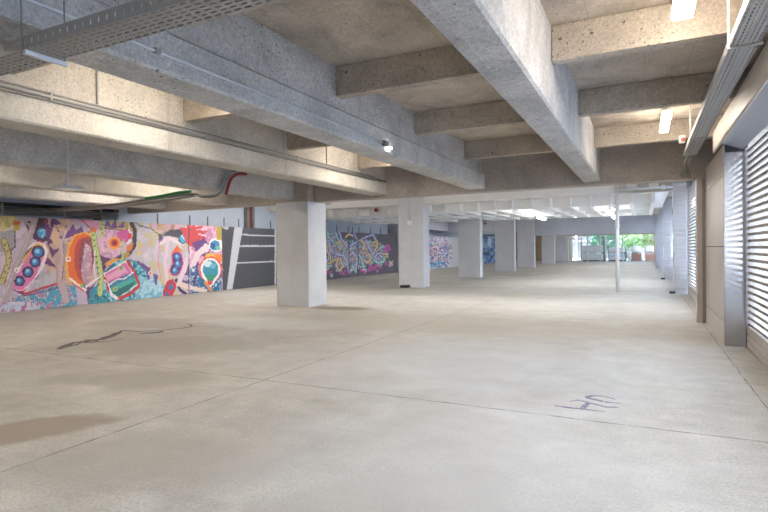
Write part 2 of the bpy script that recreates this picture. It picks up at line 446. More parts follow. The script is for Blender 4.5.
batten(-1.18, 20.9, 22.3, 2.66, 'bright strip lamp hanging under the joists next to the thin pole', cool=True, top=JT)
batten(-1.18, 24.4, 25.8, 2.66, 'farther strip lamp hanging under the joists behind the thin pole', cool=True, top=JT)
batten(-11.04, 24.4, 25.8, 3.02, 'added fill lamp hidden under the joists near the white graffiti hoarding', cool=True, top=JT)  # tucked out of sight between joists, added to light the left wall
for x, y in ((-4, 29.5), (-11, 30), (-4, 34.5), (-11.2, 35), (-.4, 31)):
    batten(x, y, y+1.4, 3.3, 'added fill lamp hidden beyond the joists, %s' % {(-4,29.5): 'between third and fourth columns', (-11,30): 'left of the fourth column', (-4,34.5): 'between fourth and fifth columns', (-11.2,35): 'left of the fifth column', (-.4,31): 'near the third metal pilaster'}[(x, y)], cool=True)  # unseen lamps added to lift the light in the far bays
for x, nm in ((-4.46, 'left'), (-2.82, 'second'), (-1.0, 'third'), (-.15, 'right')):
    t = thing('ceiling_lamp', (x, 41, 2.4), 'small lit lamp below the grey-blue beam, %s of the row' % nm, 'lamp', 'small lamps beyond the grey-blue beam')
    b = MB(); b.box(x-.32, x+.32, 40.9, 41.1, 2.34, 2.42, c=.02); b.build('diffuser', M['tube_cool'], t)
    b = MB(); b.tube([(x, 41, 2.42), (x, 41, SL)], .012, 6); b.build('hanger_rod', M['zinc'], t)
for x, y, nm in ((-3, 44, 'nearer one on the right'), (-3, 49, 'farther one on the right'), (-10.5, 43, 'nearer one on the left'), (-10.5, 50, 'farther one on the left'), (-10, 56.5, 'farthest one in the left corner')):
    batten(x, y, y+1.4, 3.25, 'added fill lamp hidden beyond the grey-blue beam, '+nm, cool=True)  # unseen lamps added to brighten the dark far end

# hanging lamp at left
t = thing('hanging_lamp', (-7.2, 4.66, 2.3), 'small white reflector lamp hanging on a rod in front of the left beams', 'lamp')
b = MB(); b.prism_y([(-7.33, 2.295), (-7.07, 2.295), (-7.13, 2.345), (-7.27, 2.345)], 4.5, 4.82); b.build('reflector', M['white_metal'], t)
b = MB(); b.box(-7.29, -7.11, 4.54, 4.78, 2.288, 2.297); b.build('diffuser', M['white_metal'], t)
b = MB(); b.box(-7.24, -7.16, 4.6, 4.72, 2.34, 2.37, c=.01); b.build('housing', M['zinc'], t)
b = MB(); b.tube([(-7.2, 4.66, 2.37), (-7.2, 4.66, SL)], .008, 6); b.build('hanger_rod', M['zinc'], t)
# small lamp under the conduit on beam
t = thing('wall_lamp', (-3.0, 6.35, 2.76), 'small lamp at the end of the conduit on the beam side', 'lamp')
b = MB(); b.box(-3.058, -3.0, 6.15, 6.27, 2.75, 2.82, c=.012); b.build('housing', M['galv_dark'], t)
b = MB(); b.box(-3.055, -3.02, 6.28, 6.40, 2.745, 2.765, c=.004); b.build('diffuser', M['spot'], t)
t = thing('electrical_conduit', (-3.04, 4, 2.8), 'thin pale blue conduit running along the side of the ceiling beam', 'conduit')
b = MB(); b.tube([(-3.042, Y0+.1, 2.80), (-3.042, 2.0, 2.805), (-3.042, 6.16, 2.79)], .010, 8); b.build('pipe', M['zinc'], t, smooth=True)
for i in range(3):
    b = MB(); b.box(-3.057, -3.022, .6+i, .64+i, 2.785, 2.822); b.build('clip', M['galv'], t)

# pipe run on cream beam
t = thing('pipe_run', (-5.36, 5, 2.98), 'bundle of grey pipes running along the side of the cream beam', 'pipes')
for i, (dx, dz, r) in enumerate(((.018, .034, .013), (.028, .0, .020), (.018, -.036, .014))):
    b = MB(); b.tube([(-5.40+dx, Y0+.1, 2.985+dz), (-5.40+dx, 10.5, 2.985+dz)], r, 10)
    b.build('pipe', [M['galv_dark'], M['galv'], M['galv_dark']][i], t, smooth=True)
for i in range(7):
    b = MB(); b.box(-5.398, -5.352, -3+i*2.1, -2.98+i*2.1, 2.945, 3.03); b.build('clamp', M['galv'], t)
b = MB(); b.tube([(-5.375, 10.5, 2.985), (-5.33, 10.95, 2.96)], .012, 6); b.build('cable_end', M['black'], t)
for y, lab in ((3.86, 'thin dark conduit dropping down the cream beam near the cable tray'), (8.55, 'thin conduit dropping down the cream beam near the brown cross beam')):
    b = MB(); b.tube([(-5.42, y, 3.05), (-5.42, y, 3.44)], .012, 8)
    tag(b.build('electrical_conduit', M['galv']), lab, 'conduit')

# ------------------------------------------------------------------ cable trays
def perforated(fn, nu, nv, du, dv, b, hole=.6):
    """plate of nu x nv cells with an oblong slot each; fn(u,v)->xyz"""
    for i in range(nu):
        for j in range(nv):
            u0, v0 = i*du, j*dv
            a = du*(1-hole)/2; c = dv*.31
            P = [fn(u0, v0), fn(u0+du, v0), fn(u0+du, v0+dv), fn(u0, v0+dv),
                 fn(u0+a, v0+c), fn(u0+du-a, v0+c), fn(u0+du-a, v0+dv-c), fn(u0+a, v0+dv-c)]
            b.quadmesh(P, [(0,1,5,4), (1,2,6,5), (2,3,7,6), (3,0,4,7)])
def cable_tray(name, fn_base, fn_s0, fn_s1, nu, label, along):
    t = thing('cable_tray', fn_base(nu*.03, .09), label, 'cable tray')
    b = MB(); perforated(fn_base, nu, 6, .06, .031, b, .68)
    o = b.build('perforated_base', M['galv'], t)
    s = o.modifiers.new('thick', 'SOLIDIFY'); s.thickness = .002
    for f in (fn_s0, fn_s1):
        b = MB(); perforated(f, nu, 1, .06, .07, b, .22)
        o = b.build('side_flange', M['galv'], t)
        s = o.modifiers.new('thick', 'SOLIDIFY'); s.thickness = .002
    return t
# across the near bays at top left
tx0, ty0, tz = -9.0, 1.70, 2.5
tl = cable_tray('cable_tray', lambda u, v: (tx0+u, ty0+v, tz), lambda u, v: (tx0+u, ty0, tz+v), lambda u, v: (tx0+u, ty0+.186, tz+v), 160,
           'perforated metal cable tray crossing the ceiling at the top left', 'x')
b = MB(); b.box(-8.9, .5, 1.735, 1.86, tz+.035, tz+.041)
b.build('cover_strip', M['galv_dark'], tl)
def strut(x, name_):
    t = thing('hanger_strut', (x, 1.85, 2.48), name_, 'bracket')
    b = MB(); b.box(x-.015, x+.015, 1.70, 1.935, 2.475, 2.499, c=.004); b.build('channel', M['zinc'], t)
    for yy in (1.69, 1.925):
        b = MB(); b.tube([(x, yy, 2.49), (x, yy, SL)], .004, 6); b.build('threaded_rod', M['galv_dark'], t)
strut(-2.98, 'bright zinc strut hung on rods under the top left cable tray')
strut(-6.9, 'zinc strut under the far left end of the cable tray, out of the picture')
# along the right wall
tr = cable_tray('cable_tray', lambda u, v: (.575+v, Y0+.5+u, 2.88), lambda u, v: (.575, Y0+.5+u, 2.88+v), lambda u, v: (.761, Y0+.5+u, 2.88+v), 258,
           'perforated metal cable tray with cables running along the right wall', 'y')
for i, (x, r, m) in enumerate(((.61, .014, 'galv_dark'), (.65, .018, 'black'), (.69, .014, 'galv'), (.735, .02, 'galv_dark'))):
    b = MB(); b.tube([(x, Y0+.6, 2.90+r), (x, 9.9, 2.90+r)], r, 8)
    o = b.build('electric_cable', M[m], None, smooth=True)
    tag(o, '%s lying in the cable tray along the right wall' % ['thin dark cable at the left side', 'thick black cable second from left', 'pale grey cable third from left', 'thick dark cable at the right side'][i], 'cable')
for y in (2.0, 4.7, 8.4):
    t = thing('hanger_strut', (.68, y, 2.86), {2.0: 'strut under the right cable tray, nearest the camera', 4.7: 'strut and rod holding the right cable tray beside the top lamp', 8.4: 'strut holding the right cable tray near the last cross ribs'}[y], 'bracket')
    b = MB(); b.box(.56, .78, y-.015, y+.015, 2.862, 2.879); b.build('channel', M['galv'], t)
    b = MB(); b.tube([(.57, y, 2.87), (.57, y, SL)], .008, 8); b.build('threaded_rod', M['white_metal'], t)
# drop of conduits at the end of the tray
t = thing('electrical_conduit', (.67, 10.7, 2.7), 'pair of short conduits dropping from the right cable tray beside the pilaster', 'conduit')
for x in (.64, .71):
    b = MB(); b.tube([(x, 10.05, 2.91), (x, 10.5, 2.90), (x, 10.98, 2.84), (x, 11.06, 2.72)], .016, 8); b.build('pipe', M['galv'], t, smooth=True)
b = MB(); b.box(.6, .75, 11.02, 11.09, 2.66, 2.73, c=.01); b.build('end_box', M['galv_dark'], t)
t = thing('alarm_box', (.5, 9.72, 3.06), 'small white and orange alarm box by the end of the right cable tray', 'alarm')
b = MB(); b.box(.50, .59, 9.68, 9.775, 3.05, 3.17, c=.012); b.build('housing', M['white_metal'], t)
b = MB(); b.ball((.55, 9.665, 3.10), .032, 2); b.build('beacon', plain('orange_lens', (.75, .16, .06), .3), t, smooth=True)

# cables hanging beside the fourth beam
def cable(pts, r, mat, label):
    P = [Vector(p) for p in pts]; out = []
    for i in range(len(P)-1):
        p0, p1, p2, p3 = P[max(i-1, 0)], P[i], P[i+1], P[min(i+2, len(P)-1)]
        for k_ in range(6):
            t_ = k_/6
            out.append(.5*((2*p1) + (p2-p0)*t_ + (2*p0-5*p1+4*p2-p3)*t_*t_ + (3*p1-p0-3*p2+p3)*t_**3))
    out.append(P[-1])
    b = MB(); b.tube(out, r, 8)
    return tag(b.build('hanging_cable', mat, smooth=True), label, 'cable')
cable([(-7.80, 9.0, 3.12), (-7.79, 8.68, 3.09), (-7.79, 8.45, 2.97), (-7.79, 8.32, 2.80), (-7.80, 8.24, 2.63), (-7.95, 8.22, 2.55), (-8.25, 8.22, 2.55), (-8.6, 8.22, 2.63), (-9.4, 8.25, 2.61), (-10.9, 8.26, 2.54), (-12.4, 8.3, 2.53), (-13.6, 8.3, 2.5)], .03, M['galv_dark'], 'dark cable drooping below the beam left of the first column')
cable([(-7.77, 9.0, 3.08), (-7.765, 8.72, 3.05), (-7.765, 8.52, 2.92), (-7.765, 8.42, 2.72), (-7.80, 8.40, 2.58)], .030, M['red'], 'short red cable hanging down the beam side left of the first column')
cable([(-7.77, 8.9, 3.14), (-7.76, 8.55, 3.05), (-7.76, 8.36, 2.93), (-7.765, 8.27, 2.77), (-7.83, 8.18, 2.60), (-8.1, 8.16, 2.575), (-8.45, 8.16, 2.58)], .014, M['bluew'], 'pale blue cable looped below the beam left of the first column')
cable([(-8.5, 8.12, 2.67), (-8.9, 8.12, 2.66), (-9.4, 8.14, 2.62), (-9.9, 8.16, 2.60)], .034, M['green'], 'green cable lying along the drooping dark cable')
cable([(-8.5, 8.30, 2.62), (-9.2, 8.32, 2.57), (-10.9, 8.34, 2.50), (-12.6, 8.36, 2.50), (-13.9, 8.3, 2.52)], .042, M['galv'], 'grey flexible duct running toward the mural wall under the beams')
# dark pipes along the top of mural wall
t = thing('pipe_run', (-14.1, 6, 2.5), 'dark pipes running along the wall above the colourful mural', 'pipes')
for dz, dx, r, m in ((0, 0, .06, 'galv_dark'), (.12, .02, .05, 'black'), (-.1, .03, .03, 'galv')):
    b = MB(); b.tube([(-14.08+dx, Y0+.1, 2.5+dz), (-14.08+dx, 10.6, 2.52+dz)], r, 10); b.build('pipe', M[m], t, smooth=True)
for y in (-2, 2, 6, 10):
    b = MB(); b.box(XW+.005, -13.98, y-.02, y+.02, 2.36, 2.72); b.build('clamp', M['galv_dark'], t)
for y, lab in ((16.6, 'red standpipe on the wall above the dark grey hoarding'), (21.9, 'red standpipe on the wall behind the first column')):
    t = thing('standpipe', (-14.15, y, 0), lab, 'pipe')
    b = MB(); b.tube([(-14.18, y, 0.005), (-14.18, y, SL-.01)], .045, 10); b.build('pipe', M['red'], t, smooth=True)
    for d in (-.16, .16):
        b = MB(); b.box(XW+.005, -14.12, y+d-.07, y+d+.07, 0.005, SL-.01); b.build('side_channel', M['galv_dark'], t)
# red sprinkler bits on ceiling of second bay
for p_, lab in (((-9.55, 18.68, 2.98), 'small red alarm bell under the joists above the graffiti hoarding'), ((-9.2, 33.4, 3.0), 'small red box hung beyond the joists between the far columns')):
    t = thing('alarm_bell', p_, lab, 'alarm')
    b = MB(); b.tube([(p_[0], p_[1]-.05, p_[2]), (p_[0], p_[1]+.05, p_[2])], .075, 14); b.build('gong', M['red'], t, smooth=True)
    b = MB(); b.tube([p_, (p_[0], p_[1], SL)], .02, 6); b.build('hanger_rod', M['galv'], t)

# ------------------------------------------------------------------ right wall
def shutter(y0, y1, x, zt, label, z0=.3, pitch=.087, box=True):
    t = thing('roller_shutter', (x, (y0+y1)/2, 0), label, 'shutter')
    b = MB()
    z = z0 + .03
    while z < zt - .02:
        b.box(x-.013, x+.013, y0+.05, y1-.05, z-.0175, z+.0175)
        z += pitch
    b.build('slat_curtain', M['slat'], t)
    b = MB()
    yy = y0 + .25
    while yy < y1:
        b.box(x+.03, x+.038, yy-.004, yy+.004, z0, zt); yy += .5
    b.build('link_rods', M['galv'], t)
    b = MB()
    for i in range(3):
        b.box(x-.035, x+.03, y0, y1, i*.1+.004, i*.1+.096, c=.012)
    b.build('bottom_bar', M['taupe'], t)
    for yy in (y0-.0, y1-.05):
        b = MB(); b.box(x-.05, x+.05, yy, yy+.05, 0, zt, c=.006); b.build('guide_rail', M['taupe_dark'], t)
    return t
shutter(1.2, 8.62, 1.27, 2.72, 'roller shutter of open slats at the right edge of the picture')
shutter(-5.9, 1.14, 1.27, 2.72, 'roller shutter of open slats beside the viewpoint, out of the picture')
shutter(11.4, 17.7, 1.16, 3.08, 'far slatted shutter seen edge-on just past the taupe pilaster')
shutter(18.4, 25.2, 1.16, 3.08, 'slatted shutter between the two striped metal pilasters')
shutter(25.9, 31.4, 1.16, 3.08, 'slatted shutter beyond the second striped metal pilaster')
shutter(32.1, 37.7, 1.16, 3.08, 'slatted shutter just before the grey-blue beam')
shutter(38.4, 53.1, 1.16, 3.08, 'farthest slatted shutter, near the back opening')
# shutter box over near shutters
t = thing('shutter_box', (1.1, 4, 2.8), 'long pale metal shutter box with a grey-blue underside above the near shutter', 'shutter box')
b = MB(); b.box(.94, .965, Y0+.1, 9.5, 2.81, 3.13, c=.01); b.build('front_panel', plain('pale_taupe_sheet', (.55, .50, .46), .35), t)
b = MB(); b.quadmesh([(.965, Y0+.1, 2.815), (.965, 8.675, 2.815), (1.21, 8.675, 2.715), (1.21, Y0+.1, 2.715), (.965, Y0+.1, 2.83), (.965, 8.675, 2.83), (1.21, 8.675, 2.73), (1.21, Y0+.1, 2.73)],
             [(0,1,2,3), (7,6,5,4), (0,4,5,1), (1,5,6,2), (2,6,7,3), (3,7,4,0)]); b.build('underside_panel', M['slat_grey'], t)
b = MB(); b.box(.966, 1.265, Y0+.1, 9.5, 3.10, 3.13); b.build('top_panel', M['taupe'], t)
# clad pilaster
t = thing('clad_pilaster', (1.12, 9.9, 0), 'taupe panelled pilaster between the near shutter and the brown cross beam', 'pilaster')
zs = [0, .335, 1.385, 2.37, 2.80]
for i in range(4):
    b = MB(); b.box(.985, 1.0, 8.69, 11.1, zs[i]+.006, zs[i+1]-.006, c=.003)
    b.build('cladding_panel', M['taupe'], t)
b = MB(); b.box(.99, 1.255, 8.68, 8.70, 0.004, 2.69, c=.003); b.build('end_sheet', M['satin'], t)
b = MB(); b.box(1.0, 1.255, 8.705, 11.1, 0, 2.80); b.build('core', M['dark_gap'], t)
t = thing('corner_pilaster', (.92, 11.2, 0), 'plain taupe pilaster under the right end of the brown cross beam', 'pilaster')
b = MB(); b.box(.845, 1.26, 11.11, 11.4, 0, HB-.002, c=.006); b.build('shaft', M['taupe'], t)
b = MB(); b.box(.93, .985, 11.095, 11.115, 0, HB-.01, c=.004); b.build('cover_strip', M['taupe_dark'], t)
for y, x0, x1, lab in ((17.8, .76, 1.1, 'metal-clad pilaster striped by raised ribs, first past the taupe pilaster'),
                 (25.3, .72, 1.06, 'metal-clad pilaster striped by raised ribs, second past the taupe pilaster'),
                 (31.6, .70, 1.06, 'metal-clad pilaster on the right wall, third past the taupe pilaster'),
                 (37.8, .60, 1.06, 'metal-clad pilaster at the right end of the grey-blue beam')):
    t = thing('metal_pilaster', ((x0+x1)/2, y+.2, 0), lab, 'pilaster')
    b = MB(); b.box(x0, x1, y+.012, y+.5, 0, 1.845, c=.006)
    for q in range(14): b.box(x0, x1, y, y+.02, .012+q*.131, .012+q*.131+.092, c=.009)  # raised ribs form the horizontal stripes
    b.build('lower_sheet', M['pil_far'], t)
    b = MB(); b.box(x0-.012, x1, y+.012, y+.5, 1.855, SL-.003, c=.006)
    for q in range(12): b.box(x0-.012, x1, y, y+.02, 1.866+q*.131, 1.866+q*.131+.092, c=.009)
    b.build('upper_sheet', M['pil_far'], t)
    b = MB(); b.box(x1+.002, 1.25, y+.2, y+.49, 0, SL-.003); b.build('core', M['galv_dark'], t)
    if y < 30:
        b = MB(); b.box(x0-.12, x0+.04, y-.14, y-.01, 0, .07, c=.02)
        tag(b.build('door_stop', M['black']), 'small black stop on the floor at the foot of the %s striped metal pilaster' % ('first' if y < 20 else 'second'), 'stop')
t = thing('metal_pilaster', (.9, 53, 0), 'narrow grey post at the right side of the back opening', 'pilaster')
b = MB(); b.box(.72, 1.2, 53.2, 53.55, 0, 2.52, c=.01); b.build('post', M['brick'], t)
# pipe and pale boxes high in the far right
t = thing('pipe_run', (.1, 18, 3.2), 'horizontal pale pipe with fittings high up right of the thin pole', 'pipes')
b = MB(); b.tube([(-.7, 17.6, 3.14), (.75, 17.6, 3.14)], .035, 10); b.build('pipe', M['zinc'], t, smooth=True)
b = MB(); b.box(.45, .55, 17.54, 17.66, 3.08, 3.2, c=.01); b.build('fitting', M['white_metal'], t)
for x in (-.35, .25):
    b = MB(); b.box(x-.13, x+.13, 17.95, 18.2, 3.2, SL-.002, c=.01)
    tag(b.build('bracket_block', M['white_conc']), 'pale concrete block behind the high pipe, %s one' % ('left' if x < 0 else 'right'), 'block')

# ------------------------------------------------------------------ painted hoardings
# artwork is traced in image pixels; the camera projection maps board points to them
def _board_to_image(Yw, Zw, Xw):
    yaw, pit, rol = math.radians(26.307), math.radians(-.681), math.radians(-.702)
    f = np.array([-math.sin(yaw)*math.cos(pit), math.cos(yaw)*math.cos(pit), math.sin(pit)])
    r = np.array([math.cos(yaw), math.sin(yaw), 0]); u = np.cross(r, f)
    R_ = r*math.cos(rol)+u*math.sin(rol); U_ = u*math.cos(rol)-r*math.sin(rol)
    d = np.stack([np.full_like(Yw, Xw), Yw, Zw-1.4], -1)
    w = d @ f
    return 384+527.8*(d @ R_)/w, 256-527.8*(d @ U_)/w

def vnoise(x, y, seed=0):
    xi, yi = np.floor(x).astype(int), np.floor(y).astype(int)
    fx, fy = x-xi, y-yi
    fx = fx*fx*(3-2*fx); fy = fy*fy*(3-2*fy)
    def h(a, b_):
        n = (a*374761393 + b_*668265263 + seed*974711) & 0xffffffff
        n = ((n ^ (n >> 13))*1274126177) & 0xffffffff
        return ((n ^ (n >> 16)) & 0xffff)/65535.0
    return (h(xi, yi)*(1-fx)+h(xi+1, yi)*fx)*(1-fy) + (h(xi, yi+1)*(1-fx)+h(xi+1, yi+1)*fx)*fy
def fbm(x, y, seed=0):
    return .55*vnoise(x, y, seed)+.3*vnoise(x*2.1, y*2.1, seed+5)+.15*vnoise(x*4.3, y*4.3, seed+9)

class Art:
    def __init__(s, px, py, base, warp=.5):
        s.x = px + (vnoise(px*.9, py*.9, 3)-.5)*warp*2
        s.y = py + (vnoise(px*.9, py*.9, 8)-.5)*warp*2
        s.c = np.empty(px.shape+(3,)); s.c[:] = base
    def put(s, mask, col):
        m = np.clip(mask, 0, 1)[..., None]
        s.c = s.c*(1-m) + np.asarray(col, float)*m
    def poly(s, pts, col, a=1):
        ins = np.zeros(s.x.shape, bool); n = len(pts)
        for i in range(n):
            x0, y0 = pts[i]; x1, y1 = pts[(i+1) % n]
            if y0 == y1: continue
            c = ((y0 > s.y) != (y1 > s.y)) & (s.x < (x1-x0)*(s.y-y0)/(y1-y0)+x0)
            ins ^= c
        s.put(ins*a, col); return ins
    def dist(s, pts):
        d = np.full(s.x.shape, 1e9)
        for (x0, y0), (x1, y1) in zip(pts[:-1], pts[1:]):
            L = (x1-x0)**2+(y1-y0)**2+1e-9
            t = np.clip(((s.x-x0)*(x1-x0)+(s.y-y0)*(y1-y0))/L, 0, 1)
            d = np.minimum(d, np.hypot(s.x-x0-t*(x1-x0), s.y-y0-t*(y1-y0)))
        return d
    def line(s, pts, w, col, a=1):
        s.put((s.dist(pts) < w/2)*a, col)
    def soft(s, pts, w, col):
        s.put(np.clip(1.2-s.dist(pts)/(w/2), 0, 1), col)
    def ell(s, cx, cy, rx, ry, col, a=1, soft=0):
        d = np.hypot((s.x-cx)/rx, (s.y-cy)/ry)
        if soft: s.put(np.clip((1-d)/soft, 0, 1)*a, col)
        else: s.put((d < 1)*a, col)
    def mottle(s, pts, cols, sc=.6, seed=1):
        keep = s.c.copy()
        ins = s.poly(pts, cols[0])
        n = fbm(s.x*sc, s.y*sc*.8, seed)
        lv = np.linspace(.32, .68, len(cols)+1)[1:-1] if len(cols) > 1 else []
        for c, l in zip(cols[1:], lv):
            s.put(ins & (n > l), c)

def mural(px, py):
    px = np.where(px < 0, np.mod(px+150, 150), px)
    A = Art(px, py, (204, 184, 204), .55)
    # backgrounds
    A.mottle([(0,210),(30,210),(30,330),(0,330)], [(206,186,205),(190,178,192),(224,200,216)], .12, 2)
    A.mottle([(46,210),(72,210),(72,290),(46,290)], [(206,170,150),(222,184,150),(190,160,165)], .16, 4)
    A.mottle([(130,210),(190,210),(190,300),(130,300)], [(206,194,206),(222,206,214),(196,196,208),(214,196,160)], .17, 6)
    A.mottle([(188,210),(224,210),(224,300),(188,300)], [(225,170,195),(240,190,205),(205,140,180)], .2, 7)
    # left part
    A.mottle([(0,210),(17,213),(17,222),(9,228),(0,232)], [(205,190,110),(186,170,92),(222,205,140)], .3, 3)
    A.poly([(0,232),(15,229),(15,247),(8,252),(0,252)], (168,164,168)); A.line([(15,229),(15,247),(8,253)], 1, (45,35,45))
    A.poly([(13,221),(20,221),(20,230),(14,231)], (196,176,70)); A.ell(17,223,3.5,2, (235,110,50))
    A.poly([(20,210),(46,210),(47,224),(46,238),(40,242),(33,239),(27,228)], (62,28,52))
    A.poly([(44,212),(47,226),(49,231),(43,241),(40,240),(45,230)], (206,42,55)); A.line([(46,214),(49,230)], .8, (70,20,30))
    A.mottle([(18,212),(32,213),(34,221),(22,221)], [(190,175,185),(210,195,205)], .4)
    A.ell(41.5, 234, 8, 8.5, (74,32,84)); A.ell(42, 233, 4.6, 5, (60,150,205)); A.line([(40.5,231),(44,230),(44,234),(42,237)], 1, (170,225,240))
    P = (104, 54, 118)
    for t_ in ([(44,222),(63,238),(48,245)], [(47,243),(54,250),(60,248),(52,258)], [(46,255),(57,268),(44,264)], [(38,268),(41,285),(28,274)], [(18,281),(28,299),(10,288)],
              [(52,216),(62,224),(50,226)], [(50,219),(60,232),(52,232)]):
        A.poly(t_, P)
    A.mottle([(36,280),(44,270),(48,276),(56,268),(56,285),(28,292)], [(182,176,190),(200,194,204)], .4)
    A.poly([(54,224),(60,236),(56,246),(50,238)], (220,180,150))
    cat = [(38,252),(35,262),(28,272),(19.5,281)]
    A.line([(40,243),(45,248),(45,258),(40,266),(31,280),(22,290)], 5, (222,48,72))
    A.line(cat, 20, (245,235,240)); A.line([(36,254),(28,273),(19,282)], 17, (232,128,186))
    A.line([(24,262),(30,250),(37,244),(42,246)], 2.2, (245,180,60)); A.line([(19,266),(24,256),(31,248)], 1.2, (30,22,30))
    for (x, y), rr in zip(cat, (6.6, 5.6, 5.8, 5.4)):
        A.ell(x, y, rr, rr, (70,34,92))
    for (x, y), rr in zip(cat, (4.5, 3.6, 3.6, 3.2)):
        A.ell(x, y, rr, rr, (52,132,198)); A.ell(x-.6, y-1, rr*.5, rr*.55, (150,215,238))
    A.line([(36,215),(34,222),(30,236),(24,250),(17,264),(10,284),(3,312)], 6, (186,166,172)); A.line([(20,216),(30,226),(31,234)], 2.6, (186,166,172))
    A.line([(32,226),(26,244),(14,270),(6,294)], .7, (225,205,210))
    sn = [(4,241),(8,252),(9,260),(6,270),(2,282)]
    A.line(sn, 6.2, (160,52,58)); A.line(sn, 4.4, (196,198,118))
    for i, (x, y) in enumerate([(5,245),(8,251),(9,258),(7,265),(5,272),(3,278)]): A.ell(x, y, .9, .9, (70,70,50))
    A.ell(17,270,2.6,2.6, (245,240,240)); A.ell(17,270,1.1,1.1, (220,50,70))
    A.mottle([(6,302),(14,297),(35,291),(58,284),(76,286),(78,320),(0,320)], [(66,160,196),(88,190,210),(72,86,158),(206,220,225),(190,120,160)], .42, 5)
    A.mottle([(0,303),(20,301),(40,303),(40,325),(0,325)], [(214,206,228),(150,200,220),(226,214,228),(190,110,150)], .35, 6)
    A.line([(25,294),(40,289),(57,283.5)], 2, (205,46,66)); A.line([(24,296),(42,292),(60,287)], 1.2, (120,50,110))
    # middle
    A.poly([(70,210),(104,214),(98,232),(84,224),(72,219)], (240,166,198)); A.line([(66,213),(84,222),(93,231)], .8, (60,35,55)); A.line([(72,219),(90,219),(104,224)], 1, (252,225,235))
    A.poly([(63,238),(66,224),(69,231),(73,224),(76,230),(82,226),(84,233),(90,231),(88,237),(76,236),(68,242)], (108,62,130))
    A.line([(66,214),(69,222),(64,234)], 1, (225,200,195)); 
    A.line([(60,240),(62.5,255),(61,272),(60,283)], 3.6, (208,182,184)); A.line([(62,242),(67,230),(73,222)], 1.4, (215,190,190)); A.line([(60,242),(75,237)], 2.6, (208,182,184)); A.line([(61,283),(66,300)], 7, (196,172,178))
    A.line([(63.8,241),(64,262),(62,280)], .7, (110,80,100))
    org = [(76,236),(84,233),(93,237),(94,262),(90,280),(87,288),(78,283),(69,277),(67.5,262),(70,246)]
    A.poly([(74,235),(84,231.5),(94,235),(94,262),(92,282),(84,288),(74,284),(66,278),(65.5,262),(68,245)], (247,180,70))
    A.poly(org, (240,112,48))
    A.poly([(79,239),(87,236),(94,240),(94,262),(90,281),(84,284),(77,276),(74,262),(75,248)], (196,70,60))
    A.mottle([(82,240),(93,238),(94,262),(90,282),(84,280),(79,268),(79,252)], [(150,66,82),(168,92,110),(132,60,84)], .4)
    A.mottle([(85,243),(91,246),(92,262),(91,280),(88,300),(84,284),(81,270),(83,258)], [(198,158,182),(176,130,160),(222,190,206)], .5)
    A.poly([(83,284),(86,292),(88,303),(92,290),(96,282),(90,288)], (112,46,112)); A.line([(70,278),(80,287),(86,290)], 1.8, (250,240,240)); A.line([(72,283),(84,291)], 1.4, (215,60,80))
    A.ell(68.3,259,2.7,2.7, (245,240,240)); A.ell(68.3,259,1.2,1.2, (225,60,70)); A.ell(82,286,2,2, (120,200,120))
    A.poly([(96,244),(103,252),(108,262),(104,272),(98,262)], (92,48,104))
    A.mottle([(90,290),(98,284),(110,288),(112,318),(86,318)], [(40,140,168),(66,172,190),(30,96,130)], .45)
    A.ell(112, 244, 14.5, 17, (228,180,206)); A.mottle([(100,232),(112,228),(122,236),(122,254),(110,260),(102,256)], [(226,178,206),(240,202,220),(206,150,188)], .35)
    A.mottle([(104,214),(133,217),(134,232),(120,230),(106,228)], [(205,170,104),(188,150,88),(222,190,130)], .35)
    for t_ in ([(104,226),(108,219),(111,227)], [(110,228),(115,220),(118,228)], [(117,228),(124,221),(124,228)]): A.poly(t_, (122,80,152))
    A.line([(104,228),(116,230),(128,230)], .8, (60,40,60))
    A.ell(124.5, 236, 8, 6.5, (216,88,162)); A.line([(129,230),(132,236),(128,243)], 2, (250,240,245)); A.ell(130,236,2,3,(226,60,80))
    A.ell(114.5,243,6.3,6.6, (246,168,86)); A.ell(114.5,243,4,4.2, (238,100,58)); A.ell(114.5,243,2.6,2.8, (190,44,52)); A.ell(114.5,243,1,1.1, (60,20,30))
    A.line([(131,221),(135,231),(134,246),(127,256)], 4.2, (58,48,64)); A.poly([(126,247),(134,242),(132,250),(127,252)], (232,128,58)); A.poly([(122,254),(130,252),(128,258),(123,259)], (196,150,70))
    A.line([(102,258),(112,261),(122,256)], 3.5, (96,52,108)); A.line([(107,264),(114,260),(121,260)], 3.4, (246,170,62)); A.line([(108,266),(120,263)], 1.2, (240,90,50))
    # big round
    A.ell(126.5, 283, 24, 24, (70,170,194)); n = fbm(A.x*.5, A.y*.5, 11); rr = np.hypot((A.x-126.5)/24, (A.y-283)/24)
    A.put((rr < 1) & (n > .55), (150,212,226)); A.put((rr < 1) & (n < .4), (34,122,160)); A.put((rr < 1) & (n < .3), (30,84,128))
    A.line([(138,262),(147,270),(149,280)], 2.4, (110,66,140)); A.line([(112,265),(104,274),(102,284)], 2.2, (24,104,140))
    A.poly([(103,274),(127,260),(140,283),(118,299),(110,294)], (248,244,244))
    A.poly([(105,274),(126,262),(132,273),(108,283)], (226,112,178)); A.poly([(106,276),(124,266),(128,272),(108,281)], (240,168,206))
    A.mottle([(108,283),(132,272),(135,277),(110,289)], [(46,124,164),(90,170,196),(30,90,140)], .6)
    A.poly([(110,288),(135,277),(138,283),(119,297),(113,294)], (62,180,166)); A.poly([(112,292),(136,281),(130,290),(118,297)], (16,112,116))
    A.line([(127.5,261),(134,272),(139,284)], 3, (206,48,58)); A.line([(103,275),(107,284),(109,292)], 2.6, (206,48,58)); A.line([(118,299),(130,294),(139,286)], 3.4, (214,60,66))
    A.line([(105,273),(100,277),(108,283),(111,296),(118,299)], 1.2, (250,248,248)); A.line([(109,284.5),(118,279),(124,279),(133,272.5)], 1.2, (250,246,248))
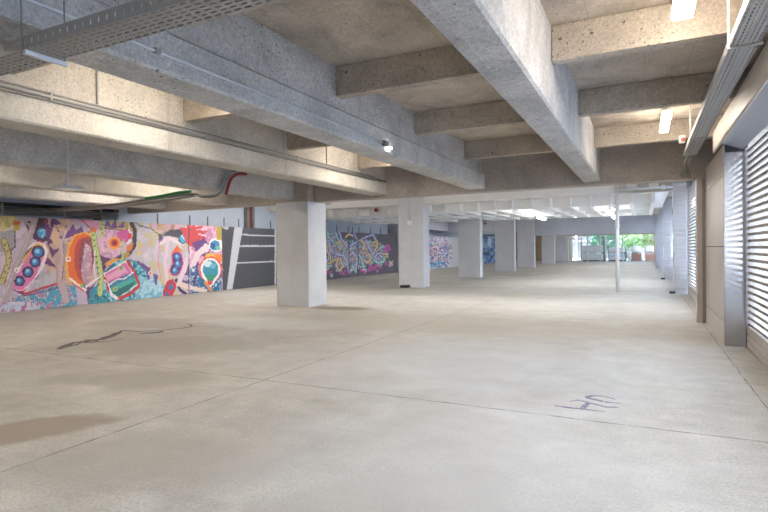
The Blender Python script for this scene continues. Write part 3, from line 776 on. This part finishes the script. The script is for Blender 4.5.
    for x, y in ((121,268), (115.5,289)): A.ell(x, y, 2.6, 2.6, (150,205,130)); A.ell(x, y, 1.3, 1.3, (226,90,100))
    A.line([(123.5,240),(122.5,252),(123,263)], 1.8, (164,216,150))
    s2 = [(93,231),(95,245),(99,262),(101,278),(100,294)]
    A.line(s2, 5.6, (120,120,60)); A.line(s2, 4.6, (196,212,134)); A.ell(93,230,3,2.6,(240,124,64))
    for i in range(11): A.ell(93.5+.7*i-(i > 8)*1, 235+5.5*i, 1, 1.1, (86,120,70))
    s3 = [(102,212),(102,224),(101,236)]
    A.line(s3, 4.6, (198,206,128)); 
    for i in range(5): A.ell(102+.6*(-1)**i, 216+4.3*i, .9, .9, (90,120,70))
    A.line([(100,277),(94,281),(86,287)], 1.5, (250,240,240)); A.line([(95,250),(94,268),(96,280)], 1, (250,240,240))
    # right middle
    A.ell(140,246,4,5,(224,196,120),.8,.5); A.ell(139,253,3,3,(246,214,100),.9,.6); A.ell(150,243,4,6,(208,190,140),.7,.6); A.ell(146,256,4,5,(236,222,226),.8,.6); A.ell(157,250,4,8,(226,206,222),.8,.6)
    A.mottle([(136,292),(144,282),(154,276),(164,286),(164,308),(132,312)], [(168,214,228),(200,228,236),(120,186,214)], .4)
    A.poly([(141,262),(150,268),(150,276),(146,272)], (118,72,146)); A.poly([(153,274),(158,275),(157,286),(155,284)], (112,74,150)); A.ell(150.5,273,2,2.3,(248,240,244)); A.ell(150.5,273,1.1,1.3,(220,50,66))
    A.mottle([(148,212),(178,216),(180,229),(164,232),(150,228)], [(222,170,200),(206,164,150),(196,172,110),(180,130,130)], .22)
    A.line([(131,220),(140,226),(150,228),(160,235),(166,232),(178,230)], 1, (40,32,42)); A.poly([(159,234),(163,236),(162,246),(159,242)], (96,66,110))
    A.poly([(162,236),(170,230),(182,229),(189,233),(189,245),(180,238),(170,236)], (74,66,82))
    A.line([(160,244),(168,238),(180,243)], 3.4, (240,222,228)); A.line([(168,240),(165,262),(167,282),(172,286)], 3.4, (238,206,222)); A.line([(160,240),(158,260),(161,280)], 1.2, (236,120,170),.6)
    A.ell(183,239,4.6,4.8,(40,60,110)); A.ell(183,238.6,3.6,4, (70,166,214)); A.line([(182,236),(184,239)], 1, (190,232,244))
    A.poly([(177,245),(170,255),(183,252)], (240,112,40)); A.poly([(174,252),(171,256),(182,254),(180,251)], (248,190,70))
    c2 = [(177,257),(178,264),(175,270.5)]
    A.line(c2, 11.5, (214,80,140)); A.line(c2, 8.6, (82,44,104))
    for x, y in c2: A.ell(x, y, 2.9, 3.4, (56,130,196)); A.ell(x-.4, y-.8, 1.2, 1.6, (150,210,236))
    A.poly([(163,300),(163,290),(167,281),(173,279),(177,286),(172,298)], (206,52,74)); A.ell(171,287,2.2,3,(56,120,190)); A.ell(167,294,1.7,2.2,(56,120,190)); A.line([(176,280),(180,290),(186,294)], 3, (62,40,80))
    A.poly([(184,262),(189,254),(189,284),(182,282)], (98,60,120)); A.ell(186,278,3,3,(196,184,214)); A.line([(190,252),(184,270),(179,284)], 4.6, (238,214,226))
    # right of the seam
    sb = []
    for i in range(15):
        a_ = -2.6+i*.3; r_ = 13.5 if i % 2 == 0 else 8
        sb.append((193+r_*math.cos(a_)*1.15, 234+r_*math.sin(a_)*1.0))
    A.poly(sb + [(187,244)], (216,72,76)); 
    for t_ in ([(196,226),(203,222)], [(197,230),(206,228)], [(199,234),(206,236)]): A.line(t_, 1.1, (246,214,216))
    A.poly([(192,243),(204,238),(212,248),(206,258),(196,252)], (112,66,134))
    A.line([(206,247),(198,254),(192,268)], 6, (240,216,226)); A.ell(206,248,3.4,4.6,(244,222,230))
    A.poly([(204,256),(222,254),(222,262),(206,264)], (244,140,52)); A.poly([(205,254),(214,253),(216,258),(207,259)], (248,196,90)); A.ell(213,261,3,2,(240,110,150))
    A.mottle([(190,268),(204,262),(222,264),(222,306),(190,306)], [(36,96,150),(52,140,180),(214,222,232),(28,66,120)], .32, 3)
    A.line([(198,262),(196,276),(194,290)], 2.2, (104,64,134))
    A.ell(210.5,269.5,11.5,13,(240,90,70)); A.ell(210.5,269.5,9.8,11.5,(250,246,246)); A.poly([(202,276),(219,276),(210,288)], (250,246,246))
    A.ell(210.5,269.5,7.8,9.5,(50,150,176)); A.poly([(204.5,275),(216.5,275),(210,285)], (40,150,120)); A.ell(208,264,4.5,3,(214,236,240)); A.ell(213,266,3,2.6,(110,190,214)); A.ell(210,283,2.2,2.5,(230,60,70))
    A.ell(216,245,7,7,(250,248,248)); A.ell(215,245.5,5,5,(60,140,190)); A.ell(213,246,2,3,(32,80,140)); A.ell(218,248,2.4,2.4,(110,200,170))
    A.line([(178,284),(192,288),(205,291)], 4.4, (240,216,206)); A.line([(205,282),(212,292)], 3, (232,150,60))
    A.poly([(216,224),(224,224),(224,240),(217,240)], (196,166,66))
    A.line([(189,228),(189,297)], .8, (36,28,36))
    return A.c

def grey_board(px, py):
    A = Art(px, py, (72,74,83), .12)
    L = (214,214,222)
    A.poly([(235,222),(243.8,222),(231.5,294),(226.2,294)], L)
    A.line([(242.5,234.6),(276,236)], 1.3, L); A.line([(240,246),(276,246)], 1.5, L); A.line([(236,263),(276,261.3)], 1.5, L)
    A.line([(275.4,224),(275.4,290)], 1.6, L); A.line([(224,227),(227,228)], 3, (206,206,214)); A.ell(223,270,.8,.8,(170,170,180))
    return A.c

def wild_letters(px, py):
    A = Art(px, py, (92,89,102), .3)
    A.mottle([(300,215),(402,215),(402,285),(300,285)], [(92,89,102),(98,95,108)], .1)
    LAV, MINT, YEL, MAG, PALE, VIO, ORA = (188,190,238), (146,214,206), (238,200,108), (206,86,176), (216,226,240), (150,140,206), (226,160,110)
    r = np.random.default_rng(21)
    xs = [318, 327, 335, 341, 346, 352, 356, 362, 368, 375, 380, 385, 388]
    tp = [222, 221, 232, 238, 241, 240, 240, 240, 239, 240, 245, 246, 250]
    bt = [274, 274, 272, 273, 274, 271, 272, 268, 268, 266, 264, 258, 256]
    A.mottle([(316,226),(328,226),(337,238),(350,240),(372,240),(384,250),(384,262),(350,268),(316,268)], [(128,120,168),(104,100,140),(150,180,190)], .4)
    for i in range(46):   # loose magenta splashes along the foot
        x = r.uniform(318, 386); y = np.interp(x, xs, bt)+r.normal(0, 2.2)
        A.ell(x, y, r.uniform(.6, 1.8), r.uniform(.6, 1.6), MAG if r.random() < .7 else PALE)
    for i in range(300):
        x = r.uniform(318, 383); y0, y1 = np.interp(x, xs, tp)+4, np.interp(x, xs, bt)-6
        y = r.uniform(y0, y1); a_ = r.uniform(-1.9, 1.9); k_ = r.uniform(-.5, .5); L_ = r.uniform(2.5, 8)
        pts = [(x, y)]
        for q in range(6):
            pts.append((pts[-1][0]+math.cos(a_)*L_/6, pts[-1][1]+math.sin(a_)*L_/6)); a_ += k_
        col = [LAV, MINT, YEL, VIO, PALE, LAV, MINT, ORA, LAV, YEL][r.integers(0, 10)]
        w = r.uniform(.6, 1.7)
        A.line(pts, w+.6, (92,88,128), .8); A.line(pts, w, col); A.line([(a+.15, b_-.2) for a, b_ in pts], w*.35, PALE, .7)
    for pts, w, col in (
        ([(322,226),(326,223.5),(331,224),(335,230),(338,240),(341,250)], 2.2, MINT), ([(327,226),(328,236),(333,242)], 2.4, MINT), ([(338,226),(341,238),(347,247)], 2, LAV),
        ([(329,240),(330,252),(328,260),(325,264)], 2.2, LAV), ([(326,250),(330,256),(331,262),(326,265)], 2, YEL), ([(324,266),(331,266)], 2.4, MINT),
        ([(336,244),(340,241),(343,246),(339,250)], 1.8, YEL), ([(338,258),(336,266),(340,271),(343,266),(340,259)], 2, YEL), ([(346,237),(349,234),(353,236)], 2.2, YEL),
        ([(336,254),(344,256),(348,264),(349,272)], 2.4, LAV), ([(352,228),(355,236),(358,241)], 2.4, VIO), ([(350,246),(358,241),(366,237),(373,234.5),(376,240),(378,247)], 2.0, LAV),
        ([(361,240),(365,244),(363,249)], 2.6, YEL), ([(357,252),(361,258),(364,268)], 2.2, MINT), ([(366,240),(369,248),(374,255)], 2.2, LAV), ([(372,243),(377,241),(377,247),(374,252)], 2, YEL),
        ([(366,256),(369,254),(371,259),(367,263),(364,260)], 2, YEL), ([(378,250),(383,246),(386,249),(382,252)], 2.0, MINT), ([(374,259),(377,254),(382,253)], 2, LAV), ([(374,260),(378,263),(383,262),(385,257)], 2.6, MINT), ([(382,254),(388,254),(386,257)], 1.8, YEL), ([(348,258),(353,252),(357,258),(356,270)], 2.0, LAV), ([(352,266),(356,272)], 2, MINT)):
        A.line(pts, w+.7, (92,86,130)); A.line(pts, w*.92, col); A.line([(a+.2, b_-.3) for a, b_ in pts], w*.3, PALE, .8)
    for x, y in ((388,246),(386,248),(387,251),(384,249.5),(389.5,249),(370,267),(374,268),(377,271),(369,270),(386,264),(380,267),(376,266)): 
        A.poly([(x-1.6,y-1),(x+1.2,y-2),(x+1.8,y+1.2),(x-.6,y+1.8)], MAG)
    A.poly([(388,260.5),(391,261.5),(393.5,260.5),(392.5,263),(393,266),(390.5,264.5),(388.6,265.5),(389.4,262.8)], (222,196,186))
    for x, y in ((381,265),(337,271),(390,266)): A.ell(x, y, 1.5, 1.2, (170,176,214))
    A.line([(349,236),(349,280)], .7, (52,50,64)); A.line([(358,236),(358,280)], .8, (44,42,56))
    return A.c

def burst_board(px, py):
    A = Art(px, py, (222,223,228), .2)
    r = np.random.default_rng(5)
    A.ell(438, 250, 13, 16.5, (206,196,226), .9, .25)
    cols = [(240,240,248),(196,170,214),(126,120,190),(226,120,170),(120,170,220),(90,80,130),(236,214,170),(244,236,244),(206,206,236)]
    for i in range(700):
        x = 439+r.normal(0, 6.5); y = 251+r.normal(0, 8.5)
        lim = np.interp(x, [428, 434, 440, 448, 452, 458], [28, 34, 33, 24, 12, 0])/2
        if abs(y-252) > lim or x > 457: continue
        A.ell(x, y, r.uniform(.35, 1.2), r.uniform(.35, 1.1), cols[r.integers(0, len(cols))])
    for i in range(26): A.ell(r.uniform(430, 447), r.uniform(262, 267.5), 1.1, 1.1, [(60,140,200),(110,190,220)][i % 2])
    for pts in ([(434,240),(437,233),(441,236)], [(442,240),(444,234),(447,240)]): A.line(pts, 1.2, (244,244,250))
    return A.c
def blue_board(px, py):
    A = Art(px, py, (60,110,176), .3)
    n = fbm(px*.55, py*.3, 4)
    A.put(n > .5, (96,150,204)); A.put(n > .6, (160,190,220)); A.put(n < .4, (38,72,132)); A.put(n < .3, (44,84,96))
    A.ell(489.5, 242, 1.8, 5, (214,224,234)); A.ell(496, 244, 1, 5, (150,120,80)); A.ell(489,252,1.5,2,(110,120,60))
    return A.c
def teal_board(px, py):
    A = Art(px, py, (70,130,160), .3)
    n = fbm(px*.7, py*.3, 9)
    A.put(n > .5, (110,180,170)); A.put(n < .38, (40,70,130)); A.put(n > .62, (190,200,120))
    return A.c

def art_mat(name):
    m, nt, b_ = newmat(name)
    a = N(nt, 'ShaderNodeAttribute'); a.attribute_name = 'paint'
    g = noise(nt, wpos(nt), 40, 2)
    c = mixc(nt, mathn(nt, 'MULTIPLY', g, .12), a.outputs['Color'], (.55, .55, .55))
    nt.links.new(c, b_.inputs['Base Color']); b_.inputs['Roughness'].default_value = .6
    return m
M['art'] = art_mat('sprayed_paint')
def lin_arr(c):
    c = np.clip(c/255, 0, 1)
    return np.where(c <= .04045, c/12.92, ((c+.055)/1.055)**2.4)
def painted_panel(y0, y1, x, h, fn, parent, res):
    ny, nz = max(2, int((y1-y0)/res)), max(2, int(h/res))
    Yg, Zg = np.meshgrid(np.linspace(y0, y1, ny+1), np.linspace(.01, h, nz+1), indexing='ij')
    px, py = _board_to_image(Yg, Zg, x)
    colr = lin_arr(fn(px, py)) * .94
    nv = (ny+1)*(nz+1)
    co = np.stack([np.full_like(Yg, x), Yg, Zg], -1).reshape(-1, 3)
    i, j = np.meshgrid(np.arange(ny), np.arange(nz), indexing='ij')
    a = (i*(nz+1)+j).ravel()
    F = np.stack([a, a+nz+1, a+nz+2, a+1], -1).tolist()
    # board body behind the painted face
    bb = [(x-.03, y0, .01), (x-.03, y1, .01), (x-.03, y1, h), (x-.03, y0, h)]
    f0, f1, f2, f3 = 0, ny*(nz+1), ny*(nz+1)+nz, nz
    F += [(nv, nv+3, nv+2, nv+1), (f0, nv, nv+1, f1), (f1, nv+1, nv+2, f2), (f2, nv+2, nv+3, f3), (f3, nv+3, nv, f0)]
    # faces looking to +x: order above gives the outward side
    me = bpy.data.meshes.new('painted_panel')
    me.from_pydata(np.vstack([co, np.array(bb)]).tolist(), [], F)
    at = me.attributes.new('paint', 'FLOAT_COLOR', 'POINT')
    full = np.ones((nv+4, 4)); full[:nv, :3] = colr.reshape(-1, 3); full[nv:, :3] = .35
    at.data.foreach_set('color', full.ravel())
    me.materials.append(M['art']); me.update()
    o = bpy.data.objects.new('painted_panel', me); COL.objects.link(o)
    o.parent = parent; o.location = -Vector(parent.location)
    return o
def hoarding(x, cuts, h, fn, label, res, posts=True):
    t = thing('painted_hoarding', (x, (cuts[0]+cuts[-1])/2, 0), label, 'hoarding')
    for a, c in zip(cuts[:-1], cuts[1:]):
        painted_panel(a+.003, c-.003, x, h, fn, t, res if c > 7.0 else .05)
        if posts:
            for q in (.12, .62):
                yy = a+(c-a)*q
                b = MB(); b.tube([(x-.06, yy, 0), (x-.06, yy, h+.32)], .022, 8); b.build('post', M['galv_dark'], t)
    return t
hoarding(-13.65, [1.8, 4.4, 6.9, 9.9, 12.84, 14.46], 2.31, mural, 'long hoarding painted with a colourful mural of snakes, eyes, orange and teal shapes', .0145)
hoarding(-13.65, [14.46, 16.0, 18.1], 2.31, grey_board, 'dark grey hoarding with a white slanted bar and white lines, left of the first column', .025)
hoarding(-13.62, [18.1, 20.8, 23.43, 24.38, 27.0, 29.2], 2.31, wild_letters, 'dark hoarding sprayed with tangled lavender, mint and yellow letters, between the first two columns', .022)
hoarding(-13.05, [30.6, 34.0, 37.0, 41.5], 2.27, burst_board, 'white hoarding with a spiky purple and pink burst, between the second and third columns', .03, False)
hoarding(-13.05, [44.2, 48.0, 52.0], 2.5, blue_board, 'hoarding painted in streaky blues, between the third and fourth columns', .06, False)
hoarding(-13.05, [54.5, 57.0, 59.9], 2.6, teal_board, 'teal and blue painted hoarding in the far left corner, between the fourth and fifth columns', .08, False)
b = MB(); b.box(XW, -13.3, 29.5, 29.9, 0, SL-.002); b.box(XW, -13.3, 29.9, 60, 2.75, SL-.002)
struct(b.build('trim_2', M['blue_paint']))

# ------------------------------------------------------------------ marks on the floor
def ribbon(strokes, z=.0015):
    b = MB()
    for pts, w in strokes:
        P = [Vector((*p, 0)) for p in pts]
        L, Rr = [], []
        for i, p in enumerate(P):
            d = (P[min(i+1, len(P)-1)]-P[max(i-1, 0)]).normalized(); n_ = Vector((-d.y, d.x, 0))
            ww = w[i] if isinstance(w, (list, tuple)) else w
            L.append(p+n_*ww/2); Rr.append(p-n_*ww/2)
        n = len(P); z += .0002
        V = [(v.x, v.y, z) for v in L]+[(v.x, v.y, z) for v in Rr]
        V += [(v.x, v.y, .0002) for v in L]+[(v.x, v.y, .0002) for v in Rr]
        F = []
        for i in range(n-1):
            F += [(i, n+i, n+i+1, i+1), (i, i+1, 2*n+i+1, 2*n+i), (n+i, 3*n+i, 3*n+i+1, n+i+1)]
        F += [(0, 2*n, 3*n, n), (n-1, 2*n-1, 4*n-1, 3*n-1)]
        b.quadmesh(V, F)
    return b
def faded(name, rgb, thr):
    m, nt, b_ = newmat(name)
    p = wpos(nt)
    n = ramp(nt, noise(nt, p, 28, 4, .7), thr-.12, thr+.12)
    c = mixc(nt, n, rgb, (.56, .54, .51))
    nt.links.new(c, b_.inputs['Base Color']); b_.inputs['Roughness'].default_value = .75
    return m
pur = faded('faded_purple_spray', (.17, .14, .24), .60)
b = ribbon([([(-.72, 4.84), (-.60, 4.83), (-.50, 4.835), (-.40, 4.83), (-.31, 4.83)], [.02, .04, .035, .022, .01]),
            ([(-.62, 5.03), (-.56, 5.10), (-.50, 5.08), (-.46, 5.06), (-.38, 5.01), (-.31, 4.975), (-.22, 5.01)], [.012, .022, .026, .028, .03, .028, .02]),
            ([(-.495, 4.84), (-.48, 4.95), (-.462, 5.06)], [.04, .045, .04])])
tag(b.build('painted_letter', pur), 'faded purple sprayed letter H lying on its side on the floor, lower right', 'painted letter')
b = ribbon([([(-.20, 5.15), (-.30, 5.13), (-.40, 5.17), (-.475, 5.21), (-.49, 5.25), (-.46, 5.30), (-.38, 5.335), (-.30, 5.30), (-.25, 5.26)], [.012, .03, .04, .055, .055, .04, .022, .018, .012])])
tag(b.build('painted_letter', pur), 'faded purple sprayed letter C on the floor just beyond the letter H', 'painted letter')
tar = faded('dark_tar', (.10, .085, .09), .66)
b = ribbon([([(-7.71, 4.80), (-7.88, 5.02), (-8.02, 5.2), (-7.99, 5.41), (-7.92, 5.62), (-8.02, 5.85), (-8.24, 6.16), (-8.48, 6.44)], [.07, .15, .09, .16, .14, .12, .10, .04]),
            ([(-8.45, 6.42), (-8.06, 6.48), (-7.8, 6.71), (-7.64, 7.05), (-7.68, 7.3), (-7.8, 7.41), (-8.05, 7.55)], [.08, .05, .05, .06, .05, .03, .02]),
            ([(-8.10, 5.25), (-7.99, 5.35), (-7.84, 5.35), (-7.70, 5.47), (-7.63, 5.6), (-7.63, 5.80)], [.03, .10, .09, .05, .03, .015]),
            ([(-8.16, 5.50), (-7.98, 5.52), (-7.80, 5.48)], [.03, .12, .03]), ([(-7.78, 4.95), (-7.80, 5.1), (-7.92, 5.28)], [.02, .06, .03]),
            ([(-8.05, 5.72), (-8.12, 5.95), (-8.34, 6.2)], [.04, .08, .04]),
            ([(-7.86, 6.30), (-7.72, 6.43), (-7.66, 6.55), (-7.70, 6.66)], [.04, .14, .13, .04])])
tag(b.build('tar_mark', tar), 'long dark tar squiggle on the floor at left, in front of the mural', 'mark')

# ------------------------------------------------------------------ outside
asph = concrete('pale_paving', (.42, .43, .45), .9, 1.08, .1)
b = MB(); b.box(1.56, 40, -25, 120, -.30, -.02); b.box(-45, 1.55, Y1+.02, 120, -.30, -.03) if False else None
struct(b.build('trim_3', asph))
b = MB(); b.box(-6.98, 1.54, Y1+.01, 120, -.30, -.03); struct(b.build('trim_4', concrete('yard_paving', (.24, .24, .235), .9, 1.08, .1)))
wht = concrete('white_facade', (.30, .35, .40), .96, 1.04, .03)
glassy = plain('blue_window_glass', (.24, .36, .46), .08, 0, .8)
t = thing('street_building', (13, 20, 0), 'pale building with blue windows across the street, seen through the shutter slats', 'building')
b = MB(); b.box(12, 18, -20, 100, -.02, 4.2); b.build('wall', wht, t)
for i in range(14):
    for z in (.9,):
        y = -8+i*4.2
        b = MB(); b.box(11.93, 12.02, y, y+2.4, z, z+1.7); o = b.build('window', M['white_metal'], t)
        b = MB(); b.box(11.90, 11.94, y+.12, y+2.28, z+.12, z+1.58)
        p_ = b.build('pane', glassy, t); p_.parent = o; p_.location = (0, 0, 0)
# wire gates, crates, trees at the back opening
b = MB(); b.box(-20, 4.5, 55.2, 61, 3.6, 3.75)  # unseen yard roof, added to cut the daylight outside the opening
for x in (-19, -13, 4.2): b.box(x, x+.15, 60.6, 60.75, -.03, 3.6)
b.box(-7.0, 1.5, Y1, 55.2, 3.6, 3.75)
struct(b.build('shade_canopy', M['galv']))
mesh_m = plain('gate_wire', (.50, .47, .40), .5, .3)
def wire_gate(x0, x1, y, label):
    t = thing('wire_gate', ((x0+x1)/2, y, 0), label, 'gate')
    b = MB()
    for x in (x0, x1): b.tube([(x, y, 0), (x, y, 2.3)], .045, 8)
    b.tube([(x0, y, 2.28), (x1, y, 2.28)], .035, 8); b.tube([(x0, y, .12), (x1, y, .12)], .035, 8)
    b.build('frame', M['white_metal'], t)
    b = MB()
    n = int((x1-x0)/.11)
    for i in range(1, n):
        x = x0+(x1-x0)*i/n; b.box(x-.009, x+.009, y-.009, y+.009, .12, 2.28)
    for i in range(1, 20):
        b.box(x0, x1, y-.006, y+.006, .12+i*.108-.007, .12+i*.108+.007)
    b.build('wire_mesh', mesh_m, t)
wire_gate(-6.65, -5.95, 53.7, 'narrow wire mesh gate panel at the left of the back opening')
wire_gate(-5.82, -5.4, 53.7, 'second wire mesh gate panel, beside the narrow one')
for x, lab in ((-4.95, 'first pale post in the back opening, right of the wire gates'), (-3.8, 'second pale post in the back opening'), (-3.35, 'third pale post in the back opening, left of the thin pole'), (-1.85, 'thin pale post in front of the hedge')):
    b = MB(); b.tube([(x, 54.3, -.03), (x, 54.3, 2.5)], .06, 10); tag(b.build('steel_post', M['white_metal'], smooth=True), lab, 'post')
# rack with white panels
t = thing('pallet_stack', (-4.6, 57, 0), 'stack of white panels on a dark rack behind the gates', 'stack')
for i, (z0, z1) in enumerate(((.12, .46), (.47, .72), (.86, 1.1), (1.11, 1.34), (1.35, 1.58))):
    b = MB(); b.box(-5.75, -3.75, 56.6, 57.6, z0, z1, c=.02); b.build('panel', M['white_metal'], t)
for x in (-5.8, -3.72):
    for y in (56.6, 57.55):
        b = MB(); b.box(x, x+.06, y, y+.06, -.03, 2.0); b.build('upright', M['galv_dark'], t)
for z in (.03, .76):
    b = MB(); b.box(-5.74, -3.72, 56.62, 57.58, z, z+.08); b.build('shelf', M['black'], t)
# second stack
t = thing('pallet_stack', (-2.5, 57, 0), 'lower stack of white and pale blue boxes on a dark frame, behind the thin pole', 'stack')
for i, (z0, z1, m_) in enumerate(((.12, .40, 'white_metal'), (.41, .68, 'bluew'), (.86, 1.12, 'white_metal'), (1.13, 1.34, 'white_metal'))):
    b = MB(); b.box(-3.2, -1.75, 56.6, 57.6, z0, z1, c=.03); b.build('panel', M[m_], t)
for x in (-3.26, -1.73):
    for y in (56.6, 57.55):
        b = MB(); b.box(x, x+.05, y, y+.05, -.03, 1.45); b.build('upright', M['galv_dark'], t)
for z in (.03, .76):
    b = MB(); b.box(-3.2, -1.74, 56.62, 57.58, z, z+.08); b.build('shelf', M['black'], t)
# wooden crates with white sacks
wood = plain('reddish_wood', (.30, .13, .09), .7)
for x, lab in ((-.75, 'reddish wooden crate with a white sack on it outside, left one'), (.45, 'reddish wooden crate with a white sack on it outside, right one')):
    t = thing('wooden_crate', (x, 57, 0), lab, 'crate', 'crates outside the back opening')
    for sx in (-.42, .36):
        for sy in (-.4, .34):
            b = MB(); b.box(x+sx, x+sx+.07, 57+sy, 57+sy+.07, -.03, .78); b.build('leg', wood, t)
    b = MB()
    for i in range(4): b.box(x-.44, x+.45, 56.585, 56.60, .08+i*.17, .2+i*.17)
    b.box(x-.40, x+.41, 56.66, 57.36, .02, .66); b.build('slats', plain('brown_slats', (.36, .19, .14), .7), t)
    b = MB(); b.box(x-.46, x+.47, 56.57, 57.44, .78, .82); b.build('top', wood, t)
    bm = bmesh.new(); bmesh.ops.create_icosphere(bm, subdivisions=3, radius=1)
    for v in bm.verts:
        q = v.co; k_ = .08*math.sin(7*q.x+3*q.z)+.05*math.sin(9*q.y+q.x)
        v.co = Vector((x+math.copysign(abs(q.x)**.45, q.x)*.42*(1+k_*.3), 57+math.copysign(abs(q.y)**.45, q.y)*.4, 1.15+math.copysign(abs(q.z)**.5, q.z)*.31*(1+k_)))
    b = MB(); b.bm(bm); tag(b.build('sack', M['white_metal'], smooth=True), lab.replace('reddish wooden crate with a white sack on it', 'bulky white sack lying on the reddish crate'), 'sack', 'sacks outside the back opening')
# trees and hedge
def leaf_mat(name, c0, c1):
    m, nt, b_ = newmat(name)
    n = noise(nt, wpos(nt), 1.7, 3)
    nt.links.new(mixc(nt, ramp(nt, n, .35, .65), c0, c1), b_.inputs['Base Color']); b_.inputs['Roughness'].default_value = .6
    b_.inputs['Subsurface Weight'].default_value = 0
    return m
leaf = [leaf_mat('leaf_green', (.13, .26, .08), (.30, .42, .17)), leaf_mat('leaf_yellow_green', (.24, .32, .11), (.42, .50, .24)), leaf_mat('leaf_blue_green', (.08, .22, .13), (.2, .36, .22))]
bark = plain('bark', (.16, .11, .08), .9)
def tree(x, y, h, r, mat, label, n=1500):
    t = thing('tree', (x, y, 0), label, 'tree', 'trees outside the back opening')
    b = MB(); b.tube([(x, y, -.03), (x+.1, y, h*.35), (x-.05, y+.1, h*.6)], .12, 8); b.build('trunk', bark, t)
    b = MB()
    for i in range(n):
        th, ph = rng.uniform(0, 2*math.pi), math.acos(rng.uniform(-1, 1)); rr = r*rng.uniform(.55, 1)**.6*(1+.2*math.sin(3*th+2*ph))
        c = Vector((x+rr*math.sin(ph)*math.cos(th), y+rr*math.sin(ph)*math.sin(th), h*.62+rr*.8*math.cos(ph)))
        a1 = Vector(rng.normal(size=3)).normalized(); a2 = a1.orthogonal().normalized(); s_ = rng.uniform(.09, .2)
        P = [c-a1*s_, c+a2*s_*.5, c+a1*s_, c-a2*s_*.5]
        b.quadmesh(P, [(0,1,2,3)])
    b.build('foliage', mat, t)
tree(-3.9, 62, 3.6, 1.5, leaf[2], 'dark blue-green tree outside behind the lower stack', 1300)
tree(-1.2, 66, 3.4, 1.6, leaf[0], 'mid green tree outside above the left crate', 1500)
tree(1.2, 62, 3.8, 1.6, leaf[1], 'yellow-green tree outside above the right crate', 1700)
tree(3.6, 67, 4.4, 1.7, leaf[0], 'green tree outside at the far right of the back opening', 1500)
t = thing('rear_building', (-8, 72, 0), 'grey building with dark beams far outside behind the gates', 'building')
b = MB(); b.box(-22, 6, 72, 76, -.03, 6); b.build('wall', concrete('far_grey_wall', (.15, .155, .155), .9, 1.1, .1), t)
for z in (2.1, 2.9, 3.6):
    b = MB(); b.box(-22, -1.5, 71.7, 72.02, z, z+.22); b.build('beam', M['galv_dark'], t)
for i in range(8):
    b = MB(); b.box(-21+i*2.6, -20.8+i*2.6, 71.6, 71.99, -.03, 4.2); b.build('pillar', M['white_metal'], t)
for i in range(5):
    b = MB()
    x = -2.4+i*.52
    b.ball((x, 59.6+(i % 2)*.4, .5), .26, 2, (1, 1, 2.0)); b.ball((x+.05, 59.6+(i % 2)*.4, 1.15), .17, 2)
    tag(b.build('flower_bush', [M['white_metal'], leaf[2]][i % 2], smooth=True), '%s rounded shrub in the row outside behind the crates, %s from the left' % (['white', 'green'][i % 2], nth[i]), 'shrub')

# ------------------------------------------------------------------ daylight
w = bpy.data.worlds.new('World'); S.world = w; w.use_nodes = True
bg = w.node_tree.nodes['Background']
nt = w.node_tree
tc = nt.nodes.new('ShaderNodeTexCoord'); sx = nt.nodes.new('ShaderNodeSeparateXYZ'); nt.links.new(tc.outputs['Generated'], sx.inputs[0])
mr = nt.nodes.new('ShaderNodeMapRange'); mr.inputs[1].default_value = 0; mr.inputs[2].default_value = .8; nt.links.new(sx.outputs[2], mr.inputs[0])
mx = nt.nodes.new('ShaderNodeMix'); mx.data_type = 'RGBA'; mx.inputs[6].default_value = (.80, .90, 1, 1); mx.inputs[7].default_value = (.56, .74, 1, 1)
nt.links.new(mr.outputs[0], mx.inputs[0]); nt.links.new(mx.outputs[2], bg.inputs[0])
bg.inputs[1].default_value = 6.0
sun = bpy.data.lights.new('sun', 'SUN'); sun.energy = 2.0; sun.angle = .02; sun.color = (1, .96, .9)
so = bpy.data.objects.new('sun', sun); COL.objects.link(so)
so.rotation_euler = Vector((.55, .35, -.76)).to_track_quat('-Z', 'Y').to_euler()   # over the roof, onto the street

# ------------------------------------------------------------------ camera
cam = bpy.data.cameras.new('camera'); co = bpy.data.objects.new('camera', cam); COL.objects.link(co)
cam.sensor_width = 36; cam.lens = 527.8/768*36; cam.clip_end = 500; cam.clip_start = .05
yaw, pit, rol = math.radians(26.307), math.radians(-.681), math.radians(-.702)
f = Vector((-math.sin(yaw)*math.cos(pit), math.cos(yaw)*math.cos(pit), math.sin(pit)))
r = Vector((math.cos(yaw), math.sin(yaw), 0)); u = r.cross(f)
R_ = r*math.cos(rol)+u*math.sin(rol); U_ = u*math.cos(rol)-r*math.sin(rol)
co.matrix_world = Matrix(((R_.x, U_.x, -f.x, 0), (R_.y, U_.y, -f.y, 0), (R_.z, U_.z, -f.z, 1.4), (0, 0, 0, 1)))
S.camera = co

vs = S.view_settings
vs.view_transform = 'Standard'; vs.look = 'None'; vs.gamma = 1.0; vs.exposure = 1.08; vs.use_curve_mapping = False
S.cycles.use_denoising = True
S.cycles.max_bounces = 10; S.cycles.diffuse_bounces = 7; S.cycles.glossy_bounces = 4
S.cycles.sample_clamp_indirect = 10
